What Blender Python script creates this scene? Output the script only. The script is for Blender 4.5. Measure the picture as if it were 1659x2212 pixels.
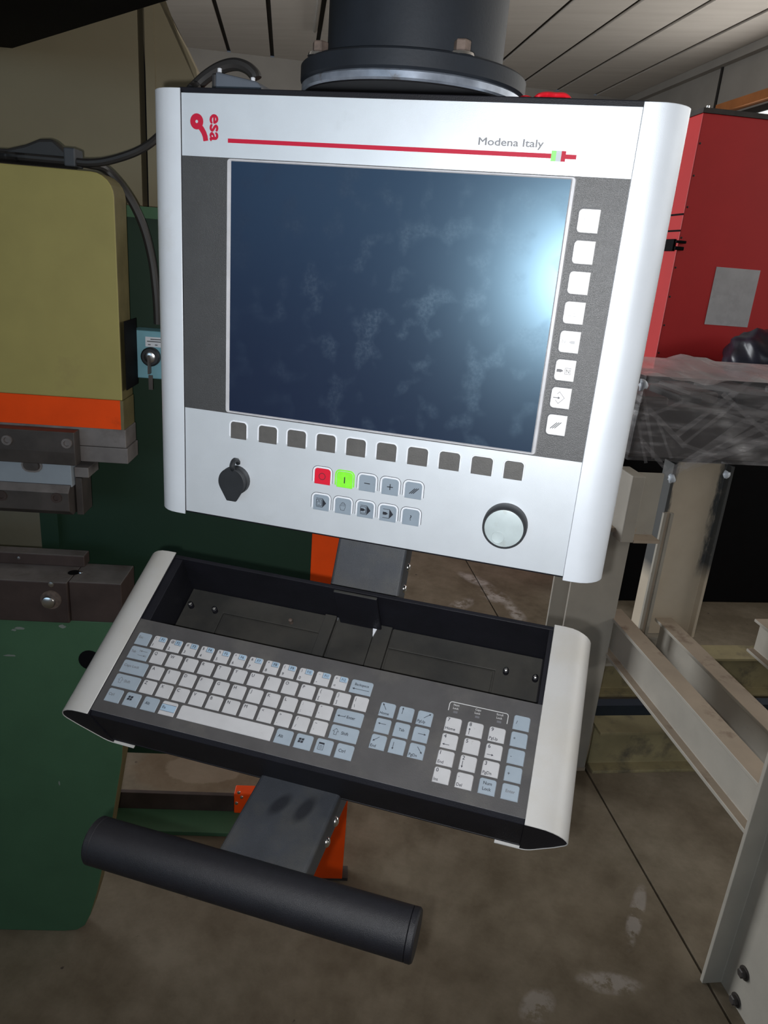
import bpy, bmesh, math, random
from mathutils import Vector, Matrix
for o in list(bpy.data.objects): bpy.data.objects.remove(o)
scene = bpy.context.scene
COL = scene.collection
RNG = random.Random(7)
# ------------------------------------------------------------------ camera
FPX = 1588.53                      # focal length in pixels of the 1659 x 2212 frame
H = 1.42                           # height of the screen centre above the floor
CAM = Vector((0.18515, -0.67414, 0.04518 + H))
CR = Vector((0.96075773, 0.26648197, 0.0770191))      # right
CD = Vector((0.15816653, -0.29818398, -0.94131273))   # down
CF = Vector((-0.22787701, 0.91655533, -0.32863109))   # forward
cam = bpy.data.cameras.new('camera'); camo = bpy.data.objects.new('camera', cam); COL.objects.link(camo)
m = Matrix.Identity(4)
for i in range(3):
    m[i][0] = CR[i]; m[i][1] = -CD[i]; m[i][2] = -CF[i]; m[i][3] = CAM[i]
camo.matrix_world = m
cam.sensor_fit = 'HORIZONTAL'; cam.sensor_width = 36; cam.lens = 36 * FPX / 1659; cam.clip_start = 0.02; cam.clip_end = 100
scene.camera = camo
# ------------------------------------------------------------------ world, lamps, exposure
scene.view_settings.view_transform = 'Standard'; scene.view_settings.look = 'None'
scene.view_settings.exposure = 0.0; scene.view_settings.gamma = 1.0; scene.view_settings.use_curve_mapping = False
world = bpy.data.worlds.new('hall_daylight'); scene.world = world; world.use_nodes = True
bg = world.node_tree.nodes['Background']; bg.inputs[0].default_value = (0.62, 0.72, 0.9, 1); bg.inputs[1].default_value = 0.085
FLASH_W = 25.0
fl = bpy.data.lights.new('phone_flash', 'SPOT'); fl.energy = FLASH_W; fl.shadow_soft_size = 0.004; fl.color = (0.975, 0.985, 1.0)
fl.spot_size = math.radians(132); fl.spot_blend = 1.0
flo = bpy.data.objects.new('phone_flash', fl); COL.objects.link(flo)
fp = CAM - CR * 0.0155 + CD * 0.012; fm = (CF + CR * 0.10 - CD * 0.20).to_track_quat('-Z', 'Y').to_matrix().to_4x4()
for i in range(3): fm[i][3] = fp[i]
flo.matrix_world = fm
PHI = math.radians(22.6)           # the hall runs this much off the panel
E1 = Vector((math.cos(PHI), math.sin(PHI), 0)); E2 = Vector((-math.sin(PHI), math.cos(PHI), 0))
def B(b1, b2, z): return E1 * b1 + E2 * b2 + Vector((0, 0, z))
wl = bpy.data.lights.new('window_daylight', 'AREA'); wl.shape = 'RECTANGLE'; wl.size = 18.6; wl.size_y = 1.5; wl.energy = 380; wl.color = (1.0, 0.97, 0.93)
wlo = bpy.data.objects.new('window_daylight', wl); COL.objects.link(wlo)
wlo.location = B(8.2, 4.75, 3.7)
wlo.rotation_euler = (-E1 + Vector((0, 0, 0.05))).to_track_quat('-Z', 'Y').to_euler()
dl = bpy.data.lights.new('left_fill_daylight', 'AREA'); dl.shape = 'RECTANGLE'; dl.size = 4.5; dl.size_y = 3.2; dl.energy = 640; dl.color = (0.93, 0.97, 1.0)  # fill added at the left to brighten the cabinet side; no door there
dlo = bpy.data.objects.new('left_fill_daylight', dl); COL.objects.link(dlo); dlo.location = B(-7.0, 7.5, 1.7); dlo.rotation_euler = E1.to_track_quat('-Z', 'Y').to_euler()
# ------------------------------------------------------------------ pixels to places
def ray(px, py): return CR * ((px - 829.5) / FPX) + CD * ((py - 1106) / FPX) + CF
def onplane(px, py, n, o):
    v = ray(px, py); n = Vector(n); return CAM + v * ((Vector(o) - CAM).dot(n) / v.dot(n))
def on_floor(px, py, z=0.0): return onplane(px, py, (0, 0, 1), (0, 0, z))
def on_b1(px, py, v): return onplane(px, py, E1, E1 * v)
def on_b2(px, py, v): return onplane(px, py, E2, E2 * v)
def toB(p): return Vector((p.dot(E1), p.dot(E2), p.z))
# ------------------------------------------------------------------ materials
def ramp(nt, fac, stops):
    n = nt.nodes.new('ShaderNodeValToRGB'); nt.links.new(fac, n.inputs[0])
    e = n.color_ramp.elements
    while len(e) < len(stops): e.new(0.5)
    for k, (p, c) in enumerate(stops):
        e[k].position = p; e[k].color = (*c, 1) if len(c) == 3 else c
    return n.outputs[0]
def noise(nt, vec, scale, detail=4, rough=0.55, stretch=None, rot=None):
    if stretch or rot:
        mp = nt.nodes.new('ShaderNodeMapping'); nt.links.new(vec, mp.inputs[0])
        if stretch: mp.inputs['Scale'].default_value = stretch
        if rot: mp.inputs['Rotation'].default_value = rot
        vec = mp.outputs[0]
    n = nt.nodes.new('ShaderNodeTexNoise'); n.inputs['Scale'].default_value = scale; n.inputs['Detail'].default_value = detail; n.inputs['Roughness'].default_value = rough
    nt.links.new(vec, n.inputs['Vector']); return n.outputs['Fac']
def mix(nt, fac, a, b):
    n = nt.nodes.new('ShaderNodeMix'); n.data_type = 'RGBA'
    for s, v in ((n.inputs[0], fac), (n.inputs[6], a), (n.inputs[7], b)):
        if isinstance(v, (int, float)): s.default_value = v
        elif isinstance(v, (tuple, list)): s.default_value = (*v, 1)
        else: nt.links.new(v, s)
    return n.outputs[2]
def math_(nt, op, a, b=0.0):
    n = nt.nodes.new('ShaderNodeMath'); n.operation = op
    for s, v in ((n.inputs[0], a), (n.inputs[1], b)):
        if isinstance(v, (int, float)): s.default_value = v
        else: nt.links.new(v, s)
    return n.outputs[0]
def base(name):
    mt = bpy.data.materials.new(name); mt.use_nodes = True; nt = mt.node_tree
    p = nt.nodes['Principled BSDF']; tc = nt.nodes.new('ShaderNodeTexCoord')
    return mt, nt, p, tc.outputs['Object']
def bump(nt, p, h, strength, dist=0.001):
    n = nt.nodes.new('ShaderNodeBump'); n.inputs['Strength'].default_value = strength; n.inputs['Distance'].default_value = dist
    nt.links.new(h, n.inputs['Height']); nt.links.new(n.outputs[0], p.inputs['Normal'])
def MAT(name, col, rough=0.5, metal=0.0, var=0.12, vs=18.0, bmp=0.0, bs=600.0, spec=0.5, dirt=None, ds=9.0, dlo=0.55, dhi=0.75, bd=0.001):
    mt, nt, p, oc = base(name)
    lo = tuple(c * (1 - var) for c in col); hi = tuple(min(1, c * (1 + var)) for c in col)
    c = ramp(nt, noise(nt, oc, vs), [(0.3, lo), (0.7, hi)])
    if dirt:
        f = ramp(nt, noise(nt, oc, ds, 6, 0.65), [(dlo, (0, 0, 0)), (dhi, (1, 1, 1))])
        c = mix(nt, f, c, dirt)
    nt.links.new(c, p.inputs['Base Color'])
    p.inputs['Roughness'].default_value = rough; p.inputs['Metallic'].default_value = metal; p.inputs['Specular IOR Level'].default_value = spec
    if bmp: bump(nt, p, noise(nt, oc, bs, 2, 0.6), bmp, bd)
    return mt
M = {}
M['silver'] = MAT('silver_lacquer', (0.63, 0.67, 0.71), 0.44, 0.42, 0.03, 30, 0.10, 1600, dirt=(0.54, 0.57, 0.59), ds=14, dlo=0.60, dhi=0.85)
M['cap'] = MAT('anodised_cap', (0.67, 0.71, 0.76), 0.48, 0.28, 0.03, 25, 0.08, 1600, dirt=(0.60, 0.62, 0.63), ds=12, dlo=0.60, dhi=0.85)
M['kcap'] = MAT('anodised_keyboard_cap', (0.42, 0.415, 0.405), 0.48, 0.15, 0.03, 25, 0.08, 1600, dirt=(0.38, 0.355, 0.31), ds=10, dlo=0.45, dhi=0.8)
M['membrane'] = MAT('grey_membrane', (0.042, 0.042, 0.043), 0.40, 0.0, 0.08, 40, 0.6, 1700, spec=0.8, bd=0.0005)
M['kmembrane'] = MAT('keyboard_membrane', (0.052, 0.050, 0.051), 0.5, 0.0, 0.12, 40, 0.15, 1400, spec=0.4, dirt=(0.10, 0.095, 0.085), ds=16, dlo=0.5, dhi=0.9)
M['kdark'] = MAT('dark_key', (0.085, 0.082, 0.078), 0.45, 0.0, 0.1, 120, 0.2, 1200)
M['edge'] = MAT('membrane_edge', (0.45, 0.45, 0.47), 0.4, 0.0, 0.1, 60)
M['black'] = MAT('black_case', (0.006, 0.006, 0.009), 0.55, 0.0, 0.2, 30, 0.2, 900, spec=0.25)
M['tray'] = MAT('dusty_tray', (0.022, 0.022, 0.021), 0.6, 0.0, 0.2, 30, 0.1, 700, spec=0.25, dirt=(0.045, 0.042, 0.036), ds=14, dlo=0.4, dhi=0.8)
M['arm'] = MAT('textured_powder_coat', (0.036, 0.040, 0.048), 0.5, 0.0, 0.12, 40, 0.6, 1500, spec=0.4, dirt=(0.065, 0.064, 0.058), ds=18, dlo=0.45, dhi=0.8, bd=0.0006)
M['bar'] = MAT('handle_powder_coat', (0.008, 0.008, 0.011), 0.45, 0.0, 0.12, 60, 0.6, 2200, spec=0.42, bd=0.0005)
M['rubber'] = MAT('black_rubber', (0.012, 0.014, 0.017), 0.55, 0, 0.2, 60, dirt=(0.10, 0.095, 0.075), ds=30, dlo=0.62, dhi=0.9)
M['white'] = MAT('key_white', (0.37, 0.37, 0.38), 0.42, 0.0, 0.05, 60, dirt=(0.23, 0.22, 0.20), ds=170, dlo=0.66, dhi=0.80)
M['blue'] = MAT('key_blue', (0.225, 0.268, 0.31), 0.42, 0.0, 0.05, 60, dirt=(0.17, 0.18, 0.185), ds=170, dlo=0.66, dhi=0.82)
M['fblue'] = MAT('key_flag_blue', (0.25, 0.34, 0.43), 0.4)
M['ctl'] = MAT('control_blue', (0.225, 0.275, 0.325), 0.45, 0.0, 0.04, 60, dirt=(0.19, 0.20, 0.20), ds=90, dlo=0.6, dhi=0.9)
M['softw'] = MAT('soft_key_white', (0.80, 0.80, 0.80), 0.4, 0.0, 0.03, 60)
M['ridge'] = MAT('ridge_light', (0.74, 0.77, 0.82), 0.4, 0.0, 0.02)
M['print'] = MAT('print_black', (0.012, 0.014, 0.022), 0.5)
M['printg'] = MAT('print_grey', (0.10, 0.10, 0.11), 0.5)
M['printm'] = MAT('print_mid_grey', (0.17, 0.17, 0.18), 0.5)
M['printf'] = MAT('print_faded', (0.42, 0.42, 0.43), 0.5)
M['printw'] = MAT('print_white', (0.42, 0.42, 0.42), 0.5)
M['crim'] = MAT('crimson_print', (0.43, 0.010, 0.036), 0.55, 0, 0.04, spec=0.25)
M['flagg'] = MAT('flag_green', (0.20, 0.62, 0.13), 0.45)
M['flagw'] = MAT('flag_white', (0.42, 0.46, 0.50), 0.5)
M['rkey'] = MAT('red_key', (0.60, 0.008, 0.03), 0.4, 0, 0.04)
M['gkey'] = MAT('green_key', (0.22, 0.80, 0.04), 0.4, 0, 0.06, 120)
M['dial'] = MAT('dial_disc', (0.45, 0.52, 0.53), 0.4, 0.1, 0.06, 80, dirt=(0.36, 0.38, 0.36), ds=60, dlo=0.55, dhi=0.8)
M['steel'] = MAT('bright_steel', (0.55, 0.53, 0.50), 0.28, 1.0, 0.15, 60)
M['rust'] = MAT('rusty_steel', (0.11, 0.08, 0.065), 0.7, 0.2, 0.4, 120)
M['chrome'] = MAT('screw_steel', (0.72, 0.72, 0.72), 0.22, 1.0, 0.05, 60)
M['pole'] = MAT('black_painted_pole', (0.011, 0.014, 0.019), 0.58, 0.0, 0.2, 20, 0.1, 300, spec=0.28, dirt=(0.03, 0.034, 0.04), ds=60, dlo=0.74, dhi=0.8)
M['ring'] = MAT('bare_steel_ring', (0.22, 0.25, 0.30), 0.35, 0.5, 0.35, 50, dirt=(0.10, 0.08, 0.06), ds=40, dlo=0.60, dhi=0.7)
M['boom'] = MAT('black_boom', (0.004, 0.004, 0.005), 0.7, spec=0.1)
M['cable'] = MAT('black_cable', (0.022, 0.020, 0.019), 0.5)
M['housing'] = MAT('grey_housing', (0.10, 0.115, 0.14), 0.5)
M['redp'] = MAT('red_plastic', (0.60, 0.01, 0.02), 0.25, 0, 0.1)
M['ramy'] = MAT('yellow_olive_paint', (0.33, 0.285, 0.095), 0.55, 0, 0.06, 14, spec=0.3, dirt=(0.24, 0.19, 0.075), ds=7, dlo=0.62, dhi=0.85)
M['orange'] = MAT('orange_paint', (0.82, 0.07, 0.003), 0.6, 0, 0.08, 14, spec=0.2, dirt=(0.50, 0.045, 0.004), ds=16, dlo=0.62, dhi=0.8)
M['oedge'] = MAT('olive_edge', (0.12, 0.10, 0.04), 0.6, 0, 0.2, 30)
M['toolst'] = MAT('worn_tool_steel', (0.17, 0.155, 0.15), 0.5, 0.2, 0.2, 25, dirt=(0.08, 0.06, 0.05), ds=16, dlo=0.5, dhi=0.8)
M['toold'] = MAT('dark_oiled_steel', (0.050, 0.042, 0.038), 0.5, 0.1, 0.3, 25)
M['toolb'] = MAT('bluish_ground_steel', (0.30, 0.34, 0.38), 0.45, 0.3, 0.05, 20)
M['brown'] = MAT('browned_die_steel', (0.052, 0.036, 0.032), 0.5, 0.1, 0.25, 18, spec=0.35)
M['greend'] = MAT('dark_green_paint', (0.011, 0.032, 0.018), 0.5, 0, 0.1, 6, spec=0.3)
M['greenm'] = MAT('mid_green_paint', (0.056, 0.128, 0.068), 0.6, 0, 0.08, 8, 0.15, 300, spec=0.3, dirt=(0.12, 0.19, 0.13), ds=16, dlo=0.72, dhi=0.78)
M['clamp'] = MAT('dark_grey_clamp', (0.045, 0.05, 0.058), 0.6)
M['chip'] = MAT('bare_primer_chip', (0.20, 0.22, 0.20), 0.7)
M['cream'] = MAT('cream_machine_paint', (0.225, 0.19, 0.12), 0.6, 0, 0.06, 6, spec=0.3)
M['greyp'] = MAT('grey_beige_panel', (0.20, 0.19, 0.145), 0.6, 0, 0.08, 8)
M['cyan'] = MAT('pale_cyan_box', (0.16, 0.36, 0.43), 0.5, 0, 0.06, 30)
M['paper'] = MAT('grey_paper', (0.60, 0.59, 0.61), 0.7, 0, 0.10, 9, dirt=(0.48, 0.47, 0.49), ds=8, dlo=0.5, dhi=0.7)
M['label'] = MAT('white_label', (0.62, 0.64, 0.68), 0.6)
M['red'] = MAT('red_enamel', (0.66, 0.025, 0.028), 0.5, 0, 0.05, 4)
M['frame'] = MAT('cream_frame_paint', (0.38, 0.35, 0.30), 0.55, 0, 0.08, 10, 0.1, 200, dirt=(0.20, 0.155, 0.11), ds=11, dlo=0.68, dhi=0.80)
M['frame2'] = MAT('worn_frame_paint', (0.42, 0.34, 0.26), 0.6, 0, 0.10, 10, dirt=(0.14, 0.08, 0.055), ds=12, dlo=0.55, dhi=0.75)
M['timber'] = MAT('yellowed_beam_paint', (0.30, 0.255, 0.14), 0.6, 0, 0.15, 10, dirt=(0.08, 0.07, 0.06), ds=12, dlo=0.5, dhi=0.75)
M['navy'] = MAT('dark_blue', (0.018, 0.03, 0.05), 0.5)
M['bag'] = MAT('dark_plastic_bag', (0.02, 0.02, 0.035), 0.35, 0, 0.3, 20)
M['core'] = MAT('dark_machine_parts', (0.022, 0.018, 0.018), 0.5, 0.2, 0.5, 14)
M['wood'] = MAT('orange_lintel_paint', (0.42, 0.15, 0.045), 0.6, 0, 0.15, 3)
M['wall'] = MAT('grey_wall_panels', (0.28, 0.26, 0.235), 0.8, 0, 0.08, 1.2)
M['joint'] = MAT('dark_joint', (0.02, 0.018, 0.016), 0.9)
def ceiling_mat():
    mt, nt, p, oc = base('grey_roof_panels')
    a = noise(nt, oc, 1.4, 6, 0.6, (0.35, 3.0, 1))
    c = ramp(nt, a, [(0.25, (0.46, 0.42, 0.38)), (0.75, (0.54, 0.50, 0.455))])
    nt.links.new(c, p.inputs['Base Color']); p.inputs['Roughness'].default_value = 0.8; return mt
M['roof'] = ceiling_mat()
def streak(nt, vec, centre, ang, length, width):
    mp = nt.nodes.new('ShaderNodeMapping'); mp.vector_type = 'TEXTURE'; nt.links.new(vec, mp.inputs[0])
    mp.inputs['Location'].default_value = centre; mp.inputs['Rotation'].default_value = (0, 0, ang); mp.inputs['Scale'].default_value = (length, width, 1)
    g = nt.nodes.new('ShaderNodeTexGradient'); g.gradient_type = 'SPHERICAL'; nt.links.new(mp.outputs[0], g.inputs[0]); return g.outputs['Fac']
def screen_mat():
    mt, nt, p, oc = base('dusty_lcd_glass')
    blotch = ramp(nt, noise(nt, oc, 38, 2, 0.45), [(0.52, (0, 0, 0)), (0.66, (1, 1, 1))])
    fine = ramp(nt, noise(nt, oc, 320, 4, 0.7), [(0.40, (0, 0, 0)), (0.68, (1, 1, 1))])
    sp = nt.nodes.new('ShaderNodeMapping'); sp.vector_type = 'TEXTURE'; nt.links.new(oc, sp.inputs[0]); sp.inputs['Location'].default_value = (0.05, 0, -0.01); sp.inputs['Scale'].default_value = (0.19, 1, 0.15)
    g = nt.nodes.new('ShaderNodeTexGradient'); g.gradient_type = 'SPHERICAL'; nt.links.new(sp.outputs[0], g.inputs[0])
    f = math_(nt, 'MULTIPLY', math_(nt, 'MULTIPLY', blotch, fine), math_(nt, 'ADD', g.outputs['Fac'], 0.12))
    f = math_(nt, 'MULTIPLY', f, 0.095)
    haze = math_(nt, 'MULTIPLY', noise(nt, oc, 7, 5, 0.6), 0.016)
    c = mix(nt, math_(nt, 'ADD', f, haze), (0.007, 0.010, 0.030), (0.34, 0.42, 0.50))
    nt.links.new(c, p.inputs['Base Color'])
    r = math_(nt, 'ADD', math_(nt, 'MULTIPLY', blotch, 0.05), 0.31); nt.links.new(r, p.inputs['Roughness'])
    p.inputs['Specular IOR Level'].default_value = 0.8; p.inputs['Specular Tint'].default_value = (0.50, 0.80, 1.0, 1)
    return mt
M['screen'] = screen_mat()
def floor_mat():
    mt, nt, p, oc = base('oily_concrete_floor')
    geo = nt.nodes.new('ShaderNodeNewGeometry'); oc = geo.outputs['Position']
    a = noise(nt, oc, 2.2, 8, 0.6)
    c = ramp(nt, a, [(0.30, (0.16, 0.126, 0.086)), (0.52, (0.23, 0.19, 0.138)), (0.72, (0.28, 0.238, 0.178))])
    d = ramp(nt, noise(nt, oc, 9, 8, 0.7), [(0.35, (0.62, 0.6, 0.56)), (0.62, (1, 1, 1))])
    mm = nt.nodes.new('ShaderNodeMix'); mm.data_type = 'RGBA'; mm.blend_type = 'MULTIPLY'; mm.inputs[0].default_value = 0.8
    nt.links.new(c, mm.inputs[6]); nt.links.new(d, mm.inputs[7]); c = mm.outputs[2]
    spots = ramp(nt, noise(nt, oc, 26, 3, 0.5), [(0.73, (0, 0, 0)), (0.77, (1, 1, 1))])
    c = mix(nt, spots, c, (0.05, 0.04, 0.035))
    br = noise(nt, oc, 14, 6, 0.7)
    segs = [((1000, 1240), (1058, 1268), 0.05), ((1045, 1275), (1092, 1300), 0.07), ((1100, 1305), (1130, 1345), 0.04), ((985, 1300), (1010, 1310), 0.10),
            ((1385, 1925), (1362, 2030), 0.02), ((1265, 2118), (1370, 2130), 0.03), ((1180, 2150), (1140, 2200), 0.035)]
    for (p0, p1, w) in segs:
        A, Bq = on_floor(*p0), on_floor(*p1); mid = (A + Bq) / 2; dv = Bq - A
        g = streak(nt, oc, mid, math.atan2(dv.y, dv.x), dv.length * 0.75, w)
        f = math_(nt, 'MULTIPLY', g, ramp(nt, br, [(0.42, (0, 0, 0)), (0.60, (1, 1, 1))]))
        f = math_(nt, 'MINIMUM', math_(nt, 'MULTIPLY', f, 1.3), 0.6 if p0[1] < 1500 else 0.3)
        c = mix(nt, f, c, (0.62, 0.58, 0.56))
    q = on_floor(440, 1660)
    g = streak(nt, oc, q, 0.3, 0.30, 0.16); c = mix(nt, math_(nt, 'MULTIPLY', ramp(nt, math_(nt, 'MULTIPLY', g, math_(nt, 'ADD', br, 0.4)), [(0.22, (0, 0, 0)), (0.34, (1, 1, 1))]), 0.35), c, (0.16, 0.09, 0.04))
    g = streak(nt, oc, q, 0.3, 0.17, 0.10); c = mix(nt, math_(nt, 'MULTIPLY', ramp(nt, math_(nt, 'MULTIPLY', g, math_(nt, 'ADD', br, 0.4)), [(0.28, (0, 0, 0)), (0.33, (1, 1, 1))]), 0.22), c, (0.46, 0.38, 0.30))
    nt.links.new(c, p.inputs['Base Color']); p.inputs['Roughness'].default_value = 0.75; p.inputs['Specular IOR Level'].default_value = 0.25
    bump(nt, p, noise(nt, oc, 60, 6, 0.7), 0.25, 0.004); return mt
M['floor'] = floor_mat()
def film_mat(name, lo, hi, sc=1.0):
    mt = bpy.data.materials.new(name); mt.use_nodes = True; nt = mt.node_tree
    p = nt.nodes['Principled BSDF']; out = nt.nodes['Material Output']; oc = nt.nodes.new('ShaderNodeTexCoord').outputs['Object']
    a = noise(nt, oc, 4 * sc, 6, 0.6, (1.0, 1.0, 7.0), (0.0, 0.45, 0.2)); b2 = noise(nt, oc, 5 * sc, 6, 0.6, (1.5, 1.0, 8.0), (0.3, -0.6, 0))
    f1 = ramp(nt, a, [(0.50, (0, 0, 0)), (0.75, (1, 1, 1))]); f2 = ramp(nt, b2, [(0.52, (0, 0, 0)), (0.75, (1, 1, 1))])
    f = math_(nt, 'MAXIMUM', f1, f2); f = math_(nt, 'ADD', math_(nt, 'MULTIPLY', f, hi - lo), lo)
    tr = nt.nodes.new('ShaderNodeBsdfTransparent'); mx = nt.nodes.new('ShaderNodeMixShader')
    p.inputs['Base Color'].default_value = (0.66, 0.64, 0.66, 1); p.inputs['Roughness'].default_value = 0.25
    nt.links.new(f, mx.inputs[0]); nt.links.new(tr.outputs[0], mx.inputs[1]); nt.links.new(p.outputs[0], mx.inputs[2]); nt.links.new(mx.outputs[0], out.inputs[0])
    bump(nt, p, a, 0.5, 0.01); return mt
M['film'] = film_mat('stretch_film', 0.12, 0.42); M['filmtop'] = film_mat('stretch_film_top', 0.60, 0.88); M['filmband'] = film_mat('stretch_film_band', 0.10, 0.30, 2.0); M['scrap'] = MAT('white_film_scrap', (0.62, 0.68, 0.76), 0.35)
def sky_pane(name, col, st):
    mt, nt, p, oc = base(name)
    p.inputs['Base Color'].default_value = (0.8, 0.85, 0.85, 1); p.inputs['Emission Color'].default_value = (*col, 1); p.inputs['Emission Strength'].default_value = st
    return mt
M['pane'] = sky_pane('daylight_window_pane', (0.95, 1.0, 0.97), 1.1); M['pane2'] = sky_pane('blue_sky_window_pane', (0.50, 0.76, 1.0), 1.7)
def patched_frame():
    mt, nt, p, oc = base('patched_column_paint')
    c = ramp(nt, noise(nt, oc, 8, 5), [(0.3, (0.52, 0.44, 0.34)), (0.7, (0.60, 0.52, 0.41))])
    # dark blue under-paint shows in ragged bands along both edges (object x runs across the web, z up it)
    sx = nt.nodes.new('ShaderNodeSeparateXYZ'); nt.links.new(oc, sx.inputs[0])
    ax = math_(nt, 'ABSOLUTE', sx.outputs[0]); n1 = noise(nt, oc, 9, 6, 0.7, (2, 1, 0.5))
    f = math_(nt, 'ADD', ax, math_(nt, 'MULTIPLY', math_(nt, 'SUBTRACT', n1, 0.5), 0.09))
    f = ramp(nt, math_(nt, 'MULTIPLY', f, 5.0), [(0.34, (0, 0, 0)), (0.42, (1, 1, 1))])
    up = ramp(nt, sx.outputs[2], [(0.56, (0, 0, 0)), (0.62, (1, 1, 1))])
    c = mix(nt, math_(nt, 'MULTIPLY', math_(nt, 'MULTIPLY', f, up), 0.92), c, (0.025, 0.035, 0.045))
    nt.links.new(c, p.inputs['Base Color']); p.inputs['Roughness'].default_value = 0.6; return mt
M['patched'] = patched_frame()
def wiped_arm():
    mt = M['arm']; nt = mt.node_tree; p = nt.nodes['Principled BSDF']; oc = nt.nodes['Texture Coordinate'].outputs['Object']
    c = p.inputs['Base Color'].links[0].from_socket
    for (p0, p1) in (((622, 1722), (588, 1752)), ((674, 1730), (642, 1768))):
        A, Bq = [onplane(q[0], q[1], (0, -0.13, 0.99), (0, -0.20, H - 0.4243)) - Vector((0, 0, H)) for q in (p0, p1)]
        dv = Bq - A; g = streak(nt, oc, (A + Bq) / 2, math.atan2(dv.y, dv.x), dv.length * 0.85, 0.008)
        c = mix(nt, math_(nt, 'MINIMUM', math_(nt, 'MULTIPLY', g, 1.6), 0.8), c, (0.010, 0.011, 0.015))
    nt.links.new(c, p.inputs['Base Color'])
wiped_arm()
# ------------------------------------------------------------------ mesh helpers
def new_obj(name, me, parent=None, mats=()):
    o = bpy.data.objects.new(name, me); COL.objects.link(o)
    if parent: o.parent = parent
    for k in mats: me.materials.append(M[k] if isinstance(k, str) else k)
    return o
class MB:
    def __init__(s): s.v = []; s.f = []; s.m = []; s.sm = []
    def add(s, vs, fs, mi=0, smooth=False):
        n = len(s.v); s.v += [tuple(a) for a in vs]; s.f += [tuple(i + n for i in f) for f in fs]; s.m += [mi] * len(fs); s.sm += [smooth] * len(fs); return s
    def box(s, x0, x1, y0, y1, z0, z1, mi=0):
        v = [(x, y, z) for z in (z0, z1) for y in (y0, y1) for x in (x0, x1)]
        return s.add(v, [(0, 2, 3, 1), (4, 5, 7, 6), (0, 1, 5, 4), (2, 6, 7, 3), (0, 4, 6, 2), (1, 3, 7, 5)], mi)
    def prism(s, pts, axis, a, b, mi=0, mis=None, smooth=False, cap=True):
        # pts are the two other coordinates in x,y,z order
        def P(p, t): return (t, p[0], p[1]) if axis == 'x' else (p[0], t, p[1]) if axis == 'y' else (p[0], p[1], t)
        n = len(pts)
        s.add([P(p, a) for p in pts] + [P(p, b) for p in pts], [(i, (i + 1) % n, n + (i + 1) % n, n + i) for i in range(n)], mi if mis is None else mis, smooth)
        if cap:
            s.add([P(p, a) for p in pts], [tuple(range(n))[::-1]], mi); s.add([P(p, b) for p in pts], [tuple(range(n))], mi)
        return s
    def bar(s, p, q, wv, w, h, mi=0):
        # box from p to q; wv = sideways direction, w = half width, h = half height
        p, q = Vector(p), Vector(q); d = (q - p).normalized(); wv = (Vector(wv) - d * Vector(wv).dot(d)).normalized(); u = d.cross(wv)
        v = [e + wv * a * w + u * c * h for e in (p, q) for a, c in ((-1, -1), (1, -1), (1, 1), (-1, 1))]
        return s.add(v, [(0, 1, 2, 3), (7, 6, 5, 4), (0, 4, 5, 1), (1, 5, 6, 2), (2, 6, 7, 3), (3, 7, 4, 0)], mi)
    def lathe(s, prof, o=(0, 0, 0), ax='z', n=24, mi=0, smooth=True):
        o = Vector(o); vs = []; fs = []
        for r, t in prof:
            for k in range(n):
                a = 2 * math.pi * k / n; c, d = r * math.cos(a), r * math.sin(a)
                vs.append(o + Vector((c, d, t) if ax == 'z' else (t, c, d) if ax == 'x' else (c, -t, d)))
        for i in range(len(prof) - 1):
            for k in range(n): fs.append((i * n + k, i * n + (k + 1) % n, (i + 1) * n + (k + 1) % n, (i + 1) * n + k))
        s.add(vs, fs, mi, smooth)
        L = len(prof) - 1
        s.add(vs[L * n:], [tuple(range(n))], mi); s.add(vs[:n], [tuple(range(n))[::-1]], mi); return s
    def tube(s, pts, r, n=10, mi=0, sub=8):
        P = [Vector(p) for p in pts]; Q = []
        for i in range(len(P) - 1):
            p0 = P[max(i - 1, 0)]; p1 = P[i]; p2 = P[i + 1]; p3 = P[min(i + 2, len(P) - 1)]
            for k in range(sub):
                t = k / sub
                Q.append(0.5 * ((2 * p1) + (p2 - p0) * t + (2 * p0 - 5 * p1 + 4 * p2 - p3) * t * t + (3 * p1 - p0 - 3 * p2 + p3) * t ** 3))
        Q.append(P[-1]); vs = []; fs = []; ref = Vector((0.3, 0.2, 0.93)).normalized()
        for i, q in enumerate(Q):
            d = (Q[min(i + 1, len(Q) - 1)] - Q[max(i - 1, 0)]).normalized(); u = (ref - d * ref.dot(d)).normalized(); w = d.cross(u); ref = u
            vs += [q + (u * math.cos(2 * math.pi * k / n) + w * math.sin(2 * math.pi * k / n)) * r for k in range(n)]
        for i in range(len(Q) - 1):
            for k in range(n): fs.append((i * n + k, i * n + (k + 1) % n, (i + 1) * n + (k + 1) % n, (i + 1) * n + k))
        s.add(vs, fs, mi, True); s.add(vs[:n], [tuple(range(n))[::-1]], mi); s.add(vs[-n:], [tuple(range(n))], mi); return s
    def build(s, name, mats, parent=None, bevel=0.0, seg=2, fix=True, ang=35):
        me = bpy.data.meshes.new(name); me.from_pydata(s.v, [], s.f); me.polygons.foreach_set('material_index', s.m); me.polygons.foreach_set('use_smooth', s.sm)
        if fix:
            bm = bmesh.new(); bm.from_mesh(me); bmesh.ops.remove_doubles(bm, verts=bm.verts, dist=1e-6); bmesh.ops.recalc_face_normals(bm, faces=bm.faces); bm.to_mesh(me); bm.free()
        if any(s.sm): me.set_sharp_from_angle(angle=math.radians(32))
        o = new_obj(name, me, parent, (mats,) if isinstance(mats, str) else mats)
        if bevel:
            md = o.modifiers.new('bevel', 'BEVEL'); md.width = bevel; md.segments = seg; md.limit_method = 'ANGLE'; md.angle_limit = math.radians(ang)
        return o
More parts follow.
